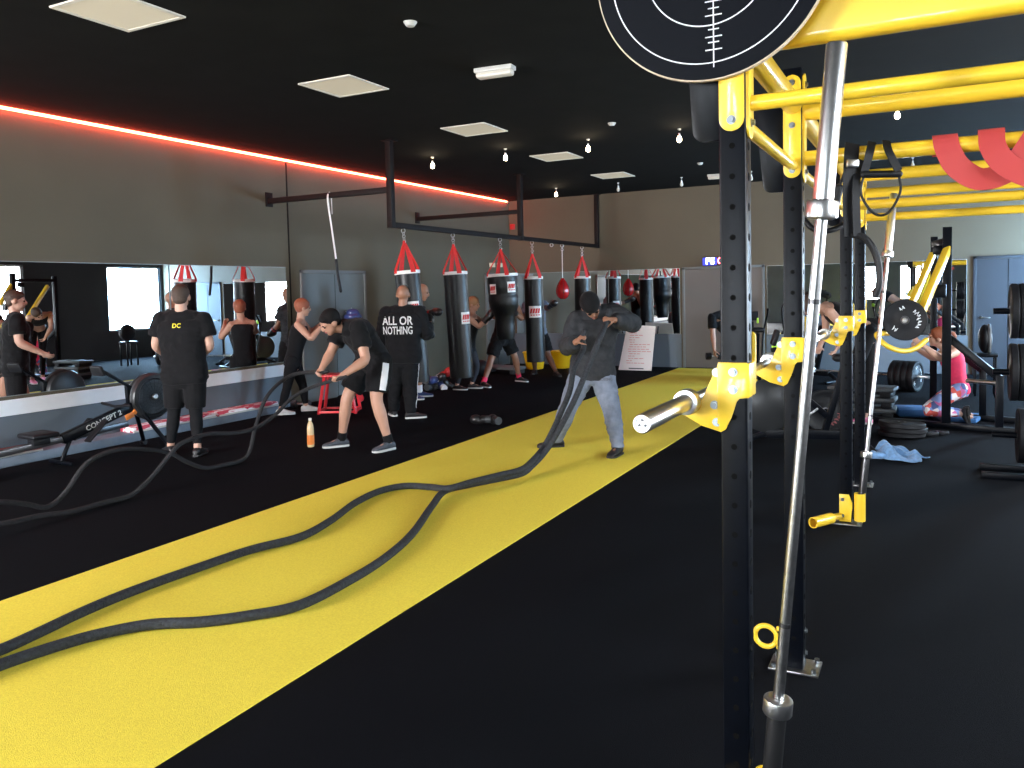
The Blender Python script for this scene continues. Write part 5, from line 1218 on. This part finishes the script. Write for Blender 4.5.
# ------------------------------------------------------------------ ropes
def rope(label, pts, rad, m, n=7, group=None, smooth_n=10):
    P_ = spline(pts, n); b = MB(); b.tube(P_, rad, smooth_n, True)
    r = tag(b.build('battle_rope', m, None, rel=False, ang=80), label, 'rope', group)
    return r
def on(px, py, z=.031): return floorpt(px, py, z)
Z0 = .031
wl, wr_ = hp['wrL'], hp['wrR']; wd9 = hood['wd']
hl = wl + wd9(-.75, .25, -.5) * .075 + wd9(-.3, -.9, .3) * .03; hr_ = wr_ + wd9(.6, .6, -.4) * .075 + wd9(.5, -.6, .3) * .03
A_ = [on(-60, 690), on(0, 665), on(60, 645), on(100, 634), on(150, 624.5), on(200, 622), on(250, 615.5), on(300, 605), on(350, 580), on(385, 558), on(412, 534), on(432, 506), on(445, 491, .05), on(470, 484.5, .05), on(500, 478.5, .05), on(522, 473.5, .06), on(532, 466, .07)]
A_ += [pt(545, 452, 7.30), pt(556, 435, 7.32), pt(568, 413, 7.34), pt(578, 392, 7.36), pt(590, 362, 7.38), pt(600, 338, 7.38), hl, hl + wd9(.25, 1, -.2) * .10]
B_ = [on(-60, 672), on(0, 650), on(40, 632), on(80, 613), on(120, 596), on(160, 581), on(200, 567), on(250, 550), on(300, 537), on(330, 521), on(355, 503), on(380, 491), on(405, 486), on(430, 487, .036), on(448, 488.5, .085), on(472, 482, .10), on(500, 475, .09), on(520, 470, .10), on(530, 463, .11)]
B_ += [pt(543, 448, 7.38), pt(553, 430, 7.40), pt(562, 410, 7.42), pt(570, 390, 7.42), pt(574, 368, 7.42), hr_ + V((0, 0, -.10)), hr_, hr_ + wd9(.3, 1, -.2) * .08]
rope('thick black battle rope curving nearer the camera across the yellow lane', A_, .0265, 'rope_black', group=None)
rope('thick black battle rope bowing farther from the camera across the yellow lane', B_, .0265, 'rope_black', group=None)
bp_ = bend_man['P']; wdb = bend_man['wd']
hL = bp_['wrL'] + (bp_['wrL'] - bp_['elL']).normalized() * .075; hR = bp_['wrR'] + (bp_['wrR'] - bp_['elR']).normalized() * .075
def pX(px, py, x=-5.95, zmin=.03):
    q = onplane(px, py, 0, x); q.z = max(q.z, zmin); return q
C_ = [pX(-60, 505), pX(0, 502), pX(26, 504), pX(47, 507), pX(65, 493), pX(86, 464), pX(112, 451), pX(140, 449), pX(169, 453), pX(187, 462), pX(205, 468), pX(221, 470), pX(242, 464), pX(250, 450), pX(256, 425), pX(268, 395), pX(290, 376), lerp(pX(305, 370), hR, .6), hR, hR + wdb(.5, .1, 0) * .09]
D_ = [pX(-60, 530, -5.75), pX(0, 524, -5.75), pX(39, 516, -5.75), pX(70, 515, -5.75), pX(104, 507, -5.75), pX(130, 497, -5.75), pX(145, 484, -5.75), pX(156, 472, -5.75), pX(169, 456, -5.75), pX(182, 443, -5.75), pX(208, 434, -5.75), pX(234, 433, -5.75), pX(255, 428, -5.75), pX(275, 415, -5.75), pX(292, 398, -5.7), pX(310, 388, -5.6), lerp(pX(322, 384, -5.5), hL, .7), hL, hL + wdb(.5, .1, 0) * .09]
rope('dark battle rope waving above the black floor from the bending man\'s far hand', C_, .019, 'rope_dark')
rope('dark battle rope waving over the black floor from the bending man\'s near hand', D_, .019, 'rope_dark')

# ------------------------------------------------------------------ light and view
w = bpy.data.worlds.new('world'); scn.world = w; w.use_nodes = True
w.node_tree.nodes['Background'].inputs[0].default_value = (.6, .75, 1, 1); w.node_tree.nodes['Background'].inputs[1].default_value = .05
vs = scn.view_settings; vs.view_transform = 'Standard'; vs.look = 'None'; vs.gamma = 1.0; vs.use_curve_mapping = False; vs.exposure = 1.1
